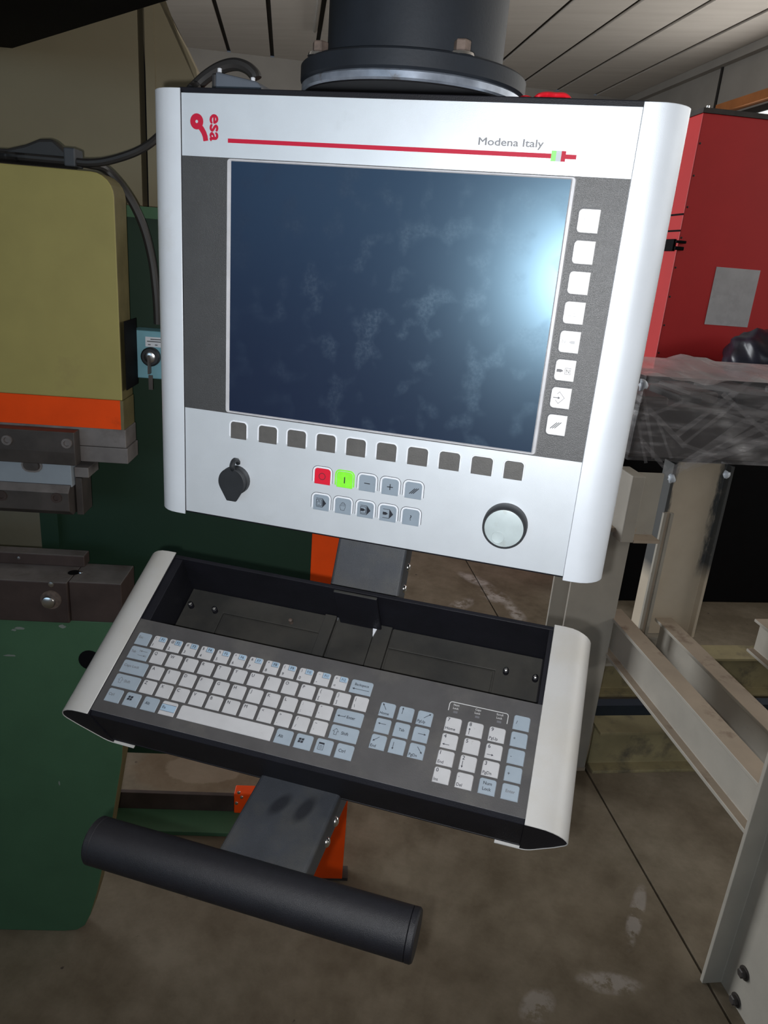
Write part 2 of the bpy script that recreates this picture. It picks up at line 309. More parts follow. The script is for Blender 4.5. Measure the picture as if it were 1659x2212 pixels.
def tag(o, label=None, cat=None, group=None, kind=None):
    if label: o['label'] = label
    if cat: o['category'] = cat
    if group: o['group'] = group
    if kind: o['kind'] = kind
    return o
def empty(name, loc=(0, 0, 0), rz=0.0):
    o = bpy.data.objects.new(name, None); COL.objects.link(o); o.location = loc; o.rotation_euler = (0, 0, rz); o.empty_display_size = 0.05; return o
def copy_of(o, parent=None):
    c = o.copy(); COL.objects.link(c); c.parent = parent; return c
# ---- lettering (flat outlines, all made in one go)
WORDS = set('QWERTYUIOPASDFGHJKLZXCVBNM0123456789') | {'!', '@', '#', '$', '%', '^', '&', '*', '(', ')', '_', '-', '+', '=', '{', '}', '[', ']', '|', '\\', ':', ';', '"', "'", '<', '>', '?', '/', ',', '.', '~', '`',
    'Esc', 'Tab', 'Caps Lock', 'Shift', 'Ctrl', 'Alt', 'Fn', 'Backspace', 'Enter', 'Home', 'End', 'PgUp', 'PgDn', 'Ins', 'Del', 'Num', 'Lock', 'Caps', 'Scroll', 'esa', 'Modena Italy'} | {'F%d' % k for k in range(1, 13)}
GL = {}
_tmp = []
for wd in sorted(WORDS):
    cu = bpy.data.curves.new('t', 'FONT'); cu.body = wd; cu.resolution_u = 3
    ob = bpy.data.objects.new('t', cu); COL.objects.link(ob); _tmp.append((wd, ob))
bpy.context.view_layer.update()
_dg = bpy.context.evaluated_depsgraph_get()
for wd, ob in _tmp:
    me = bpy.data.meshes.new_from_object(ob.evaluated_get(_dg)); GL[wd] = ([(v.co.x, v.co.y) for v in me.vertices], [tuple(p.vertices) for p in me.polygons]); bpy.data.meshes.remove(me)
for wd in list(GL):                                   # heavier strokes: copies shifted by a hair
    vs, fs = GL[wd]; e = 0.03 if wd == 'esa' else 0.016 if wd == 'Modena Italy' else 0.012; n = len(vs); V = []; F = []
    for k, (dx, dy) in enumerate(((-e, 0), (e, 0), (0, e), (0, -e))): V += [(a + dx, b + dy, k) for a, b in vs]; F += [tuple(i + k * n for i in f) for f in fs]
    GL[wd] = (V, F)
for wd, ob in _tmp: cu = ob.data; bpy.data.objects.remove(ob); bpy.data.curves.remove(cu)
CAPH = max(v[1] for v in GL['H'][0])
def text2d(wd, cap, x=0, y=0, align='l', sx=0.95, fit=None):
    """flat (verts, faces) with capitals `cap` high; baseline at y; fit = (x0, x1, y0, y1) box instead"""
    vs, fs = GL[wd]
    x0 = min(v[0] for v in vs); x1 = max(v[0] for v in vs); y0 = min(v[1] for v in vs); y1 = max(v[1] for v in vs)
    if fit: return [(fit[0] + (a - x0) / (x1 - x0) * (fit[1] - fit[0]), fit[2] + (b - y0) / (y1 - y0) * (fit[3] - fit[2]), k) for a, b, k in vs], fs
    k = cap / CAPH; w = (x1 - x0) * k * sx; off = x if align == 'l' else x - w / 2 if align == 'c' else x - w
    return [(off + (a - x0) * k * sx, y + b * k, q) for a, b, q in vs], fs
LAY = 9e-6
def lyr(v): return v[2] * LAY if len(v) > 2 else 0.0
def stroke2d(pts, w, closed=False):
    P = [Vector((p[0], p[1])) for p in pts]; n = len(P); vs = []; fs = []
    for i in range(n):
        a = P[(i - 1) % n] if (closed or i > 0) else P[i]; c = P[(i + 1) % n] if (closed or i < n - 1) else P[i]
        d1 = (P[i] - a); d2 = (c - P[i])
        d1 = d1.normalized() if d1.length > 1e-9 else d2.normalized(); d2 = d2.normalized() if d2.length > 1e-9 else d1
        t = (d1 + d2).normalized(); nn = Vector((-t.y, t.x)); k = w / 2 / max(0.5, nn.dot(Vector((-d1.y, d1.x))))
        vs += [tuple(P[i] + nn * k), tuple(P[i] - nn * k)]
    for i in range(n if closed else n - 1):
        j = (i + 1) % n; fs.append((2 * i, 2 * i + 1, 2 * j + 1, 2 * j))
    return vs, fs
def arrow2d(p, q, w=0.35, hw=1.0, hl=1.6):
    p, q = Vector(p), Vector(q); d = (q - p).normalized(); n = Vector((-d.y, d.x)); e = q - d * hl
    vs = [p + n * w / 2, p - n * w / 2, e - n * w / 2, e + n * w / 2, e + n * hw / 2 * 1.2, e - n * hw / 2 * 1.2, q]
    return [tuple(v) for v in vs], [(0, 1, 2, 3), (4, 5, 6)]
def roundpoly(x0, x1, y0, y1, r, corners='tl tr', n=4):
    pts = []
    def arc(cx, cy, a0):
        for k in range(n + 1):
            a = a0 + math.pi / 2 * k / n; pts.append((cx + r * math.cos(a), cy + r * math.sin(a)))
    if 'br' in corners: arc(x1 - r, y0 + r, -math.pi / 2)
    else: pts.append((x1, y0))
    if 'tr' in corners: arc(x1 - r, y1 - r, 0)
    else: pts.append((x1, y1))
    if 'tl' in corners: arc(x0 + r, y1 - r, math.pi / 2)
    else: pts.append((x0, y1))
    if 'bl' in corners: arc(x0 + r, y0 + r, math.pi)
    else: pts.append((x0, y0))
    return pts
def inset(pts, d):
    n = len(pts); out = []
    for i in range(n):
        a, b, c = Vector(pts[i - 1]), Vector(pts[i]), Vector(pts[(i + 1) % n]); d1 = (b - a).normalized(); d2 = (c - b).normalized(); t = (d1 + d2).normalized(); nn = Vector((-t.y, t.x))
        out.append(tuple(b + nn * d / max(0.5, nn.dot(Vector((-d1.y, d1.x))))))
    return out
# ================================================================== THE HALL
FLOOR_J = 0.887
fw = MB().add([B(-14, -8, -0.012), B(14, -8, -0.012), B(14, 21, -0.012), B(-14, 21, -0.012)], [(0, 1, 2, 3)]).build('floor', 'joint'); tag(fw, kind='structure')
for a, c in ((-14, FLOOR_J - 0.0035), (FLOOR_J + 0.0035, 14)):
    g = MB()
    vs = [B(x, y, z) for z in (-0.012, 0) for x, y in ((a, -8), (c, -8), (c, 21), (a, 21))]
    g.add(vs, [(3, 2, 1, 0), (4, 5, 6, 7), (0, 1, 5, 4), (1, 2, 6, 5), (2, 3, 7, 6), (3, 0, 4, 7)]); g.build('floor_slab', 'floor', fw)
ZC = 5.65; RW = 8.36; BW = 19.4
cl = MB().add([B(-9, -6.6, ZC + 0.05), B(RW + 0.1, -6.6, ZC + 0.05), B(RW + 0.1, BW + 0.1, ZC + 0.05), B(-9, BW + 0.1, ZC + 0.05)], [(3, 2, 1, 0)]).build('ceiling', 'joint'); tag(cl, kind='structure')
k0 = -0.57 - 8.0
for i in range(17):
    a = k0 + i * 1.0 + 0.045; c = min(k0 + (i + 1) * 1.0 - 0.045, RW - 0.05)
    vs = [B(x, y, z) for z in (ZC, ZC + 0.045) for x, y in ((a, -6.5), (c, -6.5), (c, BW), (a, BW))]
    MB().add(vs, [(3, 2, 1, 0), (4, 5, 6, 7), (0, 1, 5, 4), (1, 2, 6, 5), (2, 3, 7, 6), (3, 0, 4, 7)]).build('roof_panel', 'roof', cl)
wb = MB().add([B(-9, BW, 0), B(RW, BW, 0), B(RW, BW, ZC), B(-9, BW, ZC)], [(0, 1, 2, 3)]).build('wall_back', 'wall'); tag(wb, kind='structure')
# right wall: solid below, window band lengthened out of view to light the cabinet front, solid above
WZ0, WZ1, WB0, WB1 = 2.9, 4.56, -4.1, 14.1
def wall_quad(mb, b20, b21, z0, z1): mb.add([B(RW, b20, z0), B(RW, b21, z0), B(RW, b21, z1), B(RW, b20, z1)], [(0, 1, 2, 3)])
wr = MB(); wall_quad(wr, -6.5, BW, 0, WZ0); wall_quad(wr, -6.5, BW, WZ1, ZC); wall_quad(wr, WB1, BW, WZ0, WZ1); wall_quad(wr, -6.5, WB0, WZ0, WZ1)
wro = wr.build('wall_right', 'wall'); tag(wro, kind='structure')
for bb in (15.05, 11.0, 7.0):
    g = MB(); vs = [B(x, y, z) for z in (0, ZC) for x, y in ((RW - 0.03, bb - 0.03), (RW, bb - 0.03), (RW, bb + 0.03), (RW - 0.03, bb + 0.03))]
    g.add(vs, [(3, 2, 1, 0), (4, 5, 6, 7), (0, 1, 5, 4), (1, 2, 6, 5), (2, 3, 7, 6), (3, 0, 4, 7)]); g.build('wall_seam_post', 'joint', wro) if bb > WB1 else None
def bbox(mb, b10, b11, b20, b21, z0, z1, mi=0):
    vs = [B(x, y, z) for z in (z0, z1) for x, y in ((b10, b20), (b11, b20), (b11, b21), (b10, b21))]
    return mb.add(vs, [(3, 2, 1, 0), (4, 5, 6, 7), (0, 1, 5, 4), (1, 2, 6, 5), (2, 3, 7, 6), (3, 0, 4, 7)], mi)
tr = bbox(MB(), RW - 0.14, RW, -2, BW, ZC - 0.16, ZC - 0.005).build('trim_1', 'wall'); tag(tr, kind='structure')
win = empty('window_1', B(RW, 9.5, WZ0)); tag(win, kind='structure')
def wchild(mb, name, mat):
    o = mb.build(name, mat); o.parent = win; o.matrix_parent_inverse = Matrix.Translation(-win.location); return o
for i in range(14):
    a = WB0 + i * 1.3; wchild(bbox(MB(), RW + 0.02, RW + 0.03, a + 0.03, a + 1.27, WZ0, WZ1 - 0.11), 'pane', 'pane')
for i in range(15):
    a = WB0 + i * 1.3; wchild(bbox(MB(), RW - 0.02, RW + 0.04, a - 0.03, a + 0.03, WZ0, WZ1), 'mullion', 'joint')
wchild(bbox(MB(), RW - 0.02, RW + 0.04, WB0, WB1, WZ1 - 0.11, WZ1), 'window_head', 'joint')
ln = bbox(MB(), RW - 0.16, RW, -4.5, 14.75, 4.60, 4.76).build('trim_2', 'wood'); tag(ln, kind='structure')
FWL = -6.5
wf = MB()
def front_quad(b10, b11, z0, z1): wf.add([B(b10, FWL, z0), B(b11, FWL, z0), B(b11, FWL, z1), B(b10, FWL, z1)], [(3, 2, 1, 0)])
front_quad(-9, RW, 0, 1.5); front_quad(-9, RW, 3.4, ZC); front_quad(-1.5, RW, 1.5, 3.4)
tag(wf.build('wall_front', 'wall'), kind='structure')
win = empty('window_2', B(-5.2, FWL, 1.5)); tag(win, kind='structure')
for i in range(5): wchild(bbox(MB(), -9.0 + i * 1.5 + 0.03, -7.5 + i * 1.5 - 0.03, FWL - 0.03, FWL - 0.02, 1.5, 3.4), 'pane', 'pane2')
for i in range(6): wchild(bbox(MB(), -9.0 + i * 1.5 - 0.03, -9.0 + i * 1.5 + 0.03, FWL - 0.04, FWL + 0.02, 1.5, 3.4), 'mullion', 'wall')
# thin conduit hanging on the far ceiling
cd = MB().tube([B(0.33, 16.6, ZC - 0.03), B(0.33, 12, ZC - 0.06), B(0.33, 8.0, ZC - 0.06)], 0.035, 8).build('ceiling_conduit', 'wall'); tag(cd, 'pale thin conduit running along the dark ceiling joint', 'conduit')
# ================================================================== PRESS BRAKE
PO = Vector((-0.693, 0.359, 0)); PY = math.radians(18)
PX = Vector((math.cos(PY), math.sin(PY), 0)); PN = Vector((-math.sin(PY), math.cos(PY), 0))
def pl(px, py, t=0.0):
    p = onplane(px, py, PN, PO + PN * t) - PO; return p.dot(PX), p.z
def pfl(px, py, z):
    p = on_floor(px, py, z) - PO; return p.dot(PX), p.dot(PN)
press = empty('press_brake', PO, PY); tag(press, 'press brake with olive yellow ram, orange stripe and green table', 'machine')
LFT = -1.3
def profile(name, pts, t0, t1, mat, bevel=0.0, parent=press): return MB().prism(pts, 'y', t0, t1).build(name, mat, parent, bevel)
ramp_pts = [(LFT, 1.199), (0.147, 1.199)] + [(0.147 - 0.034 + 0.034 * math.cos(a), 1.518 + 0.034 * math.sin(a)) for a in [math.pi / 2 * k / 6 for k in range(7)]] + [(LFT, 1.556)]
ram = MB(); n_ = len(ramp_pts)
ram.prism(ramp_pts, 'y', 0.0, 0.064)
for i, f in enumerate(ram.f):
    if i < n_ and 1 <= i <= 8: ram.m[i] = 1
ramo = ram.build('ram_plate', ('ramy', 'oedge'), press, 0.002)
st = MB().box(LFT, 0.143, -0.0006, 0.063, 1.149, 1.199); st.add([(0.143, -0.0007, 1.149), (0.143, 0.063, 1.149), (0.148, 0.063, 1.149), (0.148, -0.0002, 1.149), (0.143, -0.0007, 1.199), (0.143, 0.063, 1.199), (0.148, 0.063, 1.199), (0.148, -0.0002, 1.199)], [(0, 1, 2, 3), (7, 6, 5, 4), (0, 3, 7, 4), (3, 2, 6, 7), (2, 1, 5, 6)], 1)
st.build('warning_stripe', ('orange', 'oedge'), ramo)
MB().box(LFT, 0.150, 0.0, 0.064, 1.1165, 1.1488).build('ram_foot_bar', 'toolst', press, 0.0012)
MB().box(LFT, 0.152, 0.001, 0.066, 1.088, 1.1155).build('ram_foot_bar', 'toolst', press, 0.0012)
cl1 = MB().box(LFT, 0.073, -0.028, -0.001, 1.110, 1.1455); cl1.prism([(-0.026, 1.087), (-0.001, 1.087), (-0.001, 1.11), (-0.028, 1.11)], 'x', LFT, 0.073)
cl1o = cl1.build('tool_clamp', 'toold', press, 0.0015)
for q in ((16, 950), (145, 957)):
    s, z = pl(*q, -0.028); MB().lathe([(0.0085, 0.0), (0.0085, 0.004), (0.005, 0.004), (0.0045, 0.001)], (s, -0.028, z), 'y', 14).build('clamp_bolt', 'toolst', cl1o)
pb = MB().box(LFT, 0.060, -0.016, 0.03, 1.045, 1.0875).build('punch_holder', 'toolb', press, 0.001)
sl = MB(); s0, z0 = pl(50, 1001, -0.0165); s1, z1 = pl(88, 1008, -0.0165)
def stadium(x0, x1, zc_, r, k=6):
    return [(x1 - r + r * math.cos(-math.pi / 2 + math.pi * i / k), zc_ + r * math.sin(-math.pi / 2 + math.pi * i / k)) for i in range(k + 1)] + [(x0 + r + r * math.cos(math.pi / 2 + math.pi * i / k), zc_ + r * math.sin(math.pi / 2 + math.pi * i / k)) for i in range(k + 1)]
zz = (z0 + z1) / 2
sl.prism(stadium(s0 - 0.003, s1 + 0.003, zz, 0.0125), 'y', -0.0185, -0.015); sl.prism(stadium(s0, s1, zz, 0.0095), 'y', -0.0188, -0.0152, 1)
sl.build('slot', ('toolst', 'toold'), pb)
MB().lathe([(0.0075, 0), (0.0075, 0.003), (0.002, 0.0035)], (s1 - 0.009, -0.0186, zz), 'y', 12).build('slot_bolt', 'toold', pb)
MB().box(0.061, 0.085, -0.004, 0.05, 1.060, 1.078).build('guide_block', 'toolst', press, 0.001)
MB().box(0.0605, 0.072, -0.002, 0.045, 0.99, 1.058).build('punch_end', 'toold', press, 0.001)
lc = MB().prism([(-0.012, 0.993), (0.03, 0.993), (0.03, 1.052), (-0.018, 1.049), (-0.030, 1.038), (-0.030, 1.005)], 'x', LFT, 0.058)
for i in range(len(lc.f)):
    if i == 3: lc.m[i] = 1  # lighter steel on the top bevel stands for light falling there
lco = lc.build('lower_clamp', ('toold', 'toolst'), press, 0.0008)
for q in ((4, 1070), (122, 1075)):
    s, z = pl(*q, -0.03); MB().lathe([(0.009, 0.0), (0.009, 0.003), (0.005, 0.003), (0.0045, 0.001)], (s, -0.03, z), 'y', 14).build('clamp_bolt', 'brown', lco)
# bed, die
TD = pfl(90, 1221, 0.857)[1]; DZ = pl(90, 1197, TD)[1]
die = MB().box(LFT, pl(182, 1210, TD)[0], TD, TD + 0.03, 0.857, DZ).build('die_block', ('brown', 'toolst'), press, 0.002)
for p in die.data.polygons: p.material_index = 1 if p.normal.z > 0.9 else 0  # top face in lighter steel, painting in the light it catches
s, z = pl(41, 1205, TD); MB().lathe([(0.003, 0), (0.003, 0.0015), (0.001, 0.002)], (s, TD, z), 'y', 10).build('die_screw', 'chrome', die)
bed = MB().box(0.036, 0.131, 0.0, 0.086, 0.776, 0.857).build('bed_rail', ('brown', 'toolst'), press, 0.002)
bed2 = MB().box(LFT, 0.0355, -0.006, 0.086, 0.774, 0.8568).build('bed_rail', ('brown', 'toolst'), press, 0.002)
for o in (bed, bed2):
    for p in o.data.polygons:
        if p.normal.z > 0.9: p.material_index = 1
s, t = pfl(160, 1237, 0.857); MB().lathe([(0.011, 0.0), (0.011, 0.0004), (0.001, 0.0004)], (s, t, 0.8572), 'z', 18).build('rail_hole', 'boom', bed)
MB().lathe([(0.0045, 0.0), (0.004, 0.0012), (0.001, 0.0016)], (s + 0.012, t + 0.002, 0.8574), 'z', 10).build('hole_glint', 'chrome', bed)
s, z = pl(108, 1297, -0.006); MB().lathe([(0.019, 0), (0.0185, 0.002), (0.0125, 0.0022)], (s + 0.002, -0.006, z + 0.002), 'y', 20).build('rust_ring', 'rust', bed2)
MB().lathe([(0.0125, 0), (0.0125, 0.006), (0.011, 0.009), (0.007, 0.0105), (0.0015, 0.011)], (s, -0.008, z), 'y', 18).build('rail_bolt', 'chrome', bed2)
s, z = pl(111, 1262, -0.006); MB().lathe([(0.005, 0), (0.005, 0.002), (0.001, 0.003)], (s, -0.006, z), 'y', 12).build('rail_screw', 'chrome', bed2)
tb = [(LFT, 0.0), (-0.03, 0.0), (0.0, 0.004), (0.018, 0.018), (0.032, 0.05), (0.05, 0.115), (0.085, 0.28), (0.116, 0.46), (0.128, 0.60), (0.131, 0.775), (LFT, 0.775)]
tg = MB(); tg.prism(tb, 'y', 0.004, 0.050)
for i in range(2, 10): tg.m[i] = 1
tg.build('table_plate', ('greenm', 'oedge'), press, 0.002)
s, z = pl(180, 1425, 0.004)
MB().lathe([(0.021, 0), (0.021, 0.0006), (0.004, 0.0008)], (s + 0.012, 0.004, z), 'y', 20).build('lifting_hole', 'boom', press)
for k, (px, py, w_, h_) in enumerate(((42, 1357, 0.016, 0.006), (30, 1361, 0.010, 0.004), (134, 1353, 0.012, 0.007), (22, 1416, 0.022, 0.004), (128, 1692, 0.003, 0.010))):
    s, z = pl(px, py, 0.0035); rr = random.Random(k); pts = [(s + w_ * 0.5 * (0.7 + 0.6 * rr.random()) * math.cos(a), z + h_ * 0.5 * (0.7 + 0.6 * rr.random()) * math.sin(a)) for a in [math.pi * 2 * j / 9 for j in range(9)]]
    MB().prism(pts, 'y', 0.0034, 0.0042).build('paint_chip', 'chip', press)
# frame behind the ram
TF = 0.16
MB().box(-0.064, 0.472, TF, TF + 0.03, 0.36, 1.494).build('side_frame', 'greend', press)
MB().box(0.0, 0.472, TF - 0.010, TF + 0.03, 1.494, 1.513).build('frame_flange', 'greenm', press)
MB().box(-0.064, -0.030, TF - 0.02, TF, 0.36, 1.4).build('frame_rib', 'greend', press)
TC = 0.30; zcb = pl(300, 447, TC)[1]; xg = pl(308, 200, TC)[0]
cr_edge = [(0.36, zcb), (0.34, 1.60)] + [pl(*q, TC) for q in ((430, 190), (424, 150), (400, 100), (372, 48), (350, 3), (318, -62), (285, -130))]
MB().prism([(xg + 0.006, zcb)] + cr_edge + [(xg + 0.006, pl(308, -130, TC)[1])], 'y', TC, TC + 0.04).build('upper_cover', 'cream', press, 0.001)
MB().box(LFT - 0.3, xg - 0.006, TC, TC + 0.04, zcb, 2.35).build('upper_cover', 'cream', press, 0.001)
MB().box(xg - 0.02, xg + 0.02, TC + 0.041, TC + 0.05, zcb, 2.35).build('cover_gap', 'boom', press)
MB().box(xg + 0.007, xg + 0.024, TC - 0.003, TC, zcb, 2.1).build('cover_strip', 'cream', press)
MB().box(LFT, -0.10, 0.52, 0.55, 0.3, 1.3).build('rear_panel', 'greyp', press)
MB().box(-0.140, -0.134, 0.515, 0.521, 0.3, 1.3).build('rear_panel_joint', 'toold', press)
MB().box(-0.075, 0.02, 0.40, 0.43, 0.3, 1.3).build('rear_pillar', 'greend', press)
op = MB().box(0.472, 0.586, TF, TF + 0.035, 0.008, 1.45).build('corner_post', 'orange', press, 0.001)
MB().box(0.48, 0.60, TF + 0.002, TF + 0.04, 0.0, 0.009).build('post_foot', 'toold', op)
# foot of the machine under the console
tb0, tf0 = pfl(400, 1750, 0.012)[1], pfl(400, 1797, 0.012)[1]; zt = pl(400, 1716, tb0)[1]
xo = pl(505, 1742, tb0)[0]; xl = pl(262, 1740, tb0)[0] - 0.25
MB().box(xl, xo + 0.12, tf0, tb0 + 0.05, 0.0, 0.012).build('foot_plate', 'greenm', press, 0.001)
MB().box(xl, xo, tb0, tb0 + 0.012, 0.0121, zt).build('foot_beam', 'brown', press, 0.001)
ob_ = MB().box(xo + 0.001, xo + 0.055, tb0 - 0.006, tb0 + 0.03, 0.0121, zt + 0.012).build('foot_bracket', 'orange', press, 0.003)
for q in ((516, 1712), (522, 1722), (511, 1735)):
    s, z = pl(*q, tb0 - 0.006); MB().lathe([(0.005, 0), (0.004, 0.002), (0.001, 0.003)], (s, tb0 - 0.006, z), 'y', 10).build('bracket_bolt', 'chrome', ob_)
# switch box bolted beside the ram
sw = empty('key_switch_box', PO, PY); tag(sw, 'pale cyan key switch box with hanging key beside the yellow ram', 'switch box')
TS = 0.072
s0, z1 = pl(281, 712, TS); _, z0 = pl(283, 815, TS)
body = MB().box(s0, s0 + 0.085, TS, TS + 0.05, z0, z1).build('box_body', 'cyan', sw, 0.002)
s, zc_ = pl(327, 770, TS)
for q in ((288, 724), (290, 810)):
    a, c = pl(*q, TS); MB().lathe([(0.004, 0), (0.0035, 0.001), (0.001, 0.0015)], (a, TS, c), 'y', 10).build('cover_screw', 'steel', body)
a0, c1 = pl(314, 727, TS); a1, c0 = pl(352, 751, TS)
lb = MB().box(a0, a1, TS - 0.001, TS, c0, c1).build('text_label', ('label', 'printg'), sw)
g = MB()
for r_, (u0, u1) in ((0.78, (0.3, 0.9)), (0.55, (0.1, 0.95)), (0.22, (0.15, 0.3)), (0.22, (0.55, 0.7))):
    zz = c0 + (c1 - c0) * r_; g.box(a0 + (a1 - a0) * u0, a0 + (a1 - a0) * u1, TS - 0.0015, TS - 0.0009, zz - 0.0009, zz + 0.0009)
g.build('label_print', 'printg', lb)
MB().lathe([(0.0165, 0), (0.0165, 0.008), (0.014, 0.011), (0.0105, 0.0112)], (s, TS, zc_), 'y', 22).build('switch_collar', 'rubber', sw)
MB().lathe([(0.0100, 0.0), (0.0095, 0.0125), (0.007, 0.0135), (0.0015, 0.0135)], (s, TS, zc_), 'y', 18).build('lock_barrel', 'chrome', sw)
MB().box(s - 0.0015, s + 0.0015, TS - 0.022, TS - 0.008, zc_ - 0.028, zc_ + 0.004).build('key_shank', 'toold', sw)
MB().box(s - 0.001, s + 0.006, TS - 0.02, TS - 0.017, zc_ - 0.055, zc_ - 0.03).build('key_tag', 'toold', sw)
bk = MB().box(0.1532, 0.1550, 0.002, TS - 0.0005, pl(262, 836, 0.03)[1], pl(262, 690, 0.03)[1]).build('mounting_bracket', 'boom', sw, 0.001)
# cables
def PL(px, py, t): return onplane(px, py, PN, PO + PN * t)
def on_top(p): return Vector((p.x, p.y, max(p.z, 1.5640)))
def cable(name, pts, r, label, cat='cable', mat='cable'): return tag(MB().tube(pts, r, 10).build(name, mat), label, cat)
cable('power_cable', [on_top(p) for p in (PO + PX * -1.2 + PN * 0.012, PL(-90, 336, 0.012), PL(0, 342, 0.012), PL(70, 350, 0.012), PL(150, 352, 0.012))] + [PL(195, 352, 0.012), PL(240, 346, 0.012), PL(300, 325, 0.014), PL(345, 292, 0.03), PL(390, 235, 0.06)] + [onplane(px, py, (0, 1, 0), (0, 0.125, 0)) for px, py in ((408, 205), (425, 185), (448, 164), (478, 146), (508, 139), (533, 146), (549, 160), (553, 170))], 0.0062, 'thick black cable looping from the ram up to the grey connector')
cable('switch_cable', [on_top(p) for p in (PO + PX * -1.2 + PN * 0.030, PL(-90, 343, 0.030), PL(0, 349, 0.030), PL(80, 357, 0.030), PL(155, 358, 0.030), PL(190, 354, 0.040))] + [PL(230, 368, 0.074), PL(275, 420, 0.078), PL(308, 485, 0.085), PL(328, 560, 0.09), PL(338, 640, 0.09), PL(341, 700, 0.092)], 0.0070, 'black cable arching down from the ram top to the cyan switch box')
hs = MB()
hp = [PL(-60, 318, 0.051), PL(20, 323, 0.051), PL(60, 314, 0.051), PL(90, 302, 0.051), PL(118, 302, 0.051), PL(140, 322, 0.051), PL(158, 340, 0.051), PL(166, 352, 0.051)]
hv = []
for p in hp: hv += [p - PN * 0.012, p + PN * 0.012]
bt = []
for p in hp: q = Vector(p); q.z = 1.5563; bt += [q - PN * 0.012, q + PN * 0.012]
nn = len(hp); fcs = []
for i in range(nn - 1):
    fcs += [(2 * i, 2 * i + 1, 2 * i + 3, 2 * i + 2), (2 * nn + 2 * i, 2 * nn + 2 * i + 2, 2 * nn + 2 * i + 3, 2 * nn + 2 * i + 1), (2 * i, 2 * i + 2, 2 * nn + 2 * i + 2, 2 * nn + 2 * i), (2 * i + 1, 2 * nn + 2 * i + 1, 2 * nn + 2 * i + 3, 2 * i + 3)]
fcs += [(0, 2 * nn, 2 * nn + 1, 1), (2 * nn - 2, 2 * nn - 1, 4 * nn - 1, 4 * nn - 2)]
hs.add(hv + bt, fcs, 0, False)
tag(hs.build('cable_shroud', 'cable', None, 0.004), 'black humped rubber shroud lying on top of the yellow ram', 'shroud')
cp = MB().box(-0.0085, 0.0085, 0.002, 0.04, 0.0, 0.026); c1 = cp.build('cable_clamp', 'clamp', None, 0.002)
p = PL(150, 366, 0.0); c1.location = (p.x, p.y, 1.5563); c1.rotation_euler = (0, 0, PY); tag(c1, 'small grey clamp strapping cables to the ram top', 'clamp')
# ================================================================== SUPPORT COLUMN AND BOOM
XC = -0.003; YC = 0.06
zb = onplane(910, -164, (0, 1, 0), (0, 0.14, 0)).z
colm = empty('support_column', (XC, YC, H + 0.1763)); tag(colm, 'thick black round column with bolted flange above the control panel', 'column')
def cz(z): return z - 0.1763
MB().lathe([(0.0785, cz(0.198)), (0.0785, cz(zb - H) - 0.0005)], (0, 0, 0), 'z', 56).build('column_pipe', 'pole', colm)
MB().lathe([(0.099, cz(0.1842)), (0.1012, cz(0.186)), (0.1012, cz(0.1975)), (0.0995, cz(0.1992)), (0.07, cz(0.1992))], (0, 0, 0), 'z', 64).build('column_flange', 'pole', colm)
MB().lathe([(0.05, cz(0.1765)), (0.0985, cz(0.1765)), (0.1000, cz(0.178)), (0.1000, cz(0.1828)), (0.0985, cz(0.1842)), (0.05, cz(0.1842))], (0, 0, 0), 'z', 64).build('steel_ring', 'ring', colm)
MB().lathe([(0.05, cz(0.1755)), (0.0978, cz(0.1755)), (0.0978, cz(0.1766)), (0.05, cz(0.1766))], (0, 0, 0), 'z', 64).build('underside_shade', 'boom', colm)  # black disc added to darken the ring's underside
hexa = [(0.0068, cz(0.2020)), (0.0068, cz(0.2092)), (0.0062, cz(0.2102)), (0.001, cz(0.2102))]
for ang in (-52, -137, 45, 135):
    a = math.radians(ang); c, s = 0.0915 * math.cos(a), 0.0915 * math.sin(a)
    w = MB().lathe([(0.0108, cz(0.1990)), (0.0100, cz(0.2012)), (0.0075, cz(0.2026)), (0.003, cz(0.2026))], (c, s, 0), 'z', 18).build('washer', 'chrome', colm)
    MB().lathe(hexa, (c, s, 0), 'z', 6, 0, False).build('bolt_head', 'rust', w)
zb = onplane(910, -164, (0, 1, 0), (0, 0.14, 0)).z
q0, q1 = on_floor(0, 115, zb), on_floor(375, 0, zb); d = (q0 - q1).normalized(); nrm = Vector((-d.y, d.x, 0)); nrm = nrm if nrm.y > 0 else -nrm
far0 = q1 - d * 0.52                                   # far lower edge passes behind the column
def cut(p): return p + d * ((PO + PN * 0.298 - p).dot(PN) / d.dot(PN))
near0 = far0 - nrm * 0.17
g = MB(); vs = [p + Vector((0, 0, z)) for z in (0, 0.2) for p in (near0, cut(near0), cut(far0), far0)]
g.add(vs, [(3, 2, 1, 0), (4, 5, 6, 7), (0, 1, 5, 4), (1, 2, 6, 5), (2, 3, 7, 6), (3, 0, 4, 7)])
tag(g.build('overhead_boom', 'boom', None, 0.004), 'black overhead boom arm slanting across above the cream cover', 'boom')
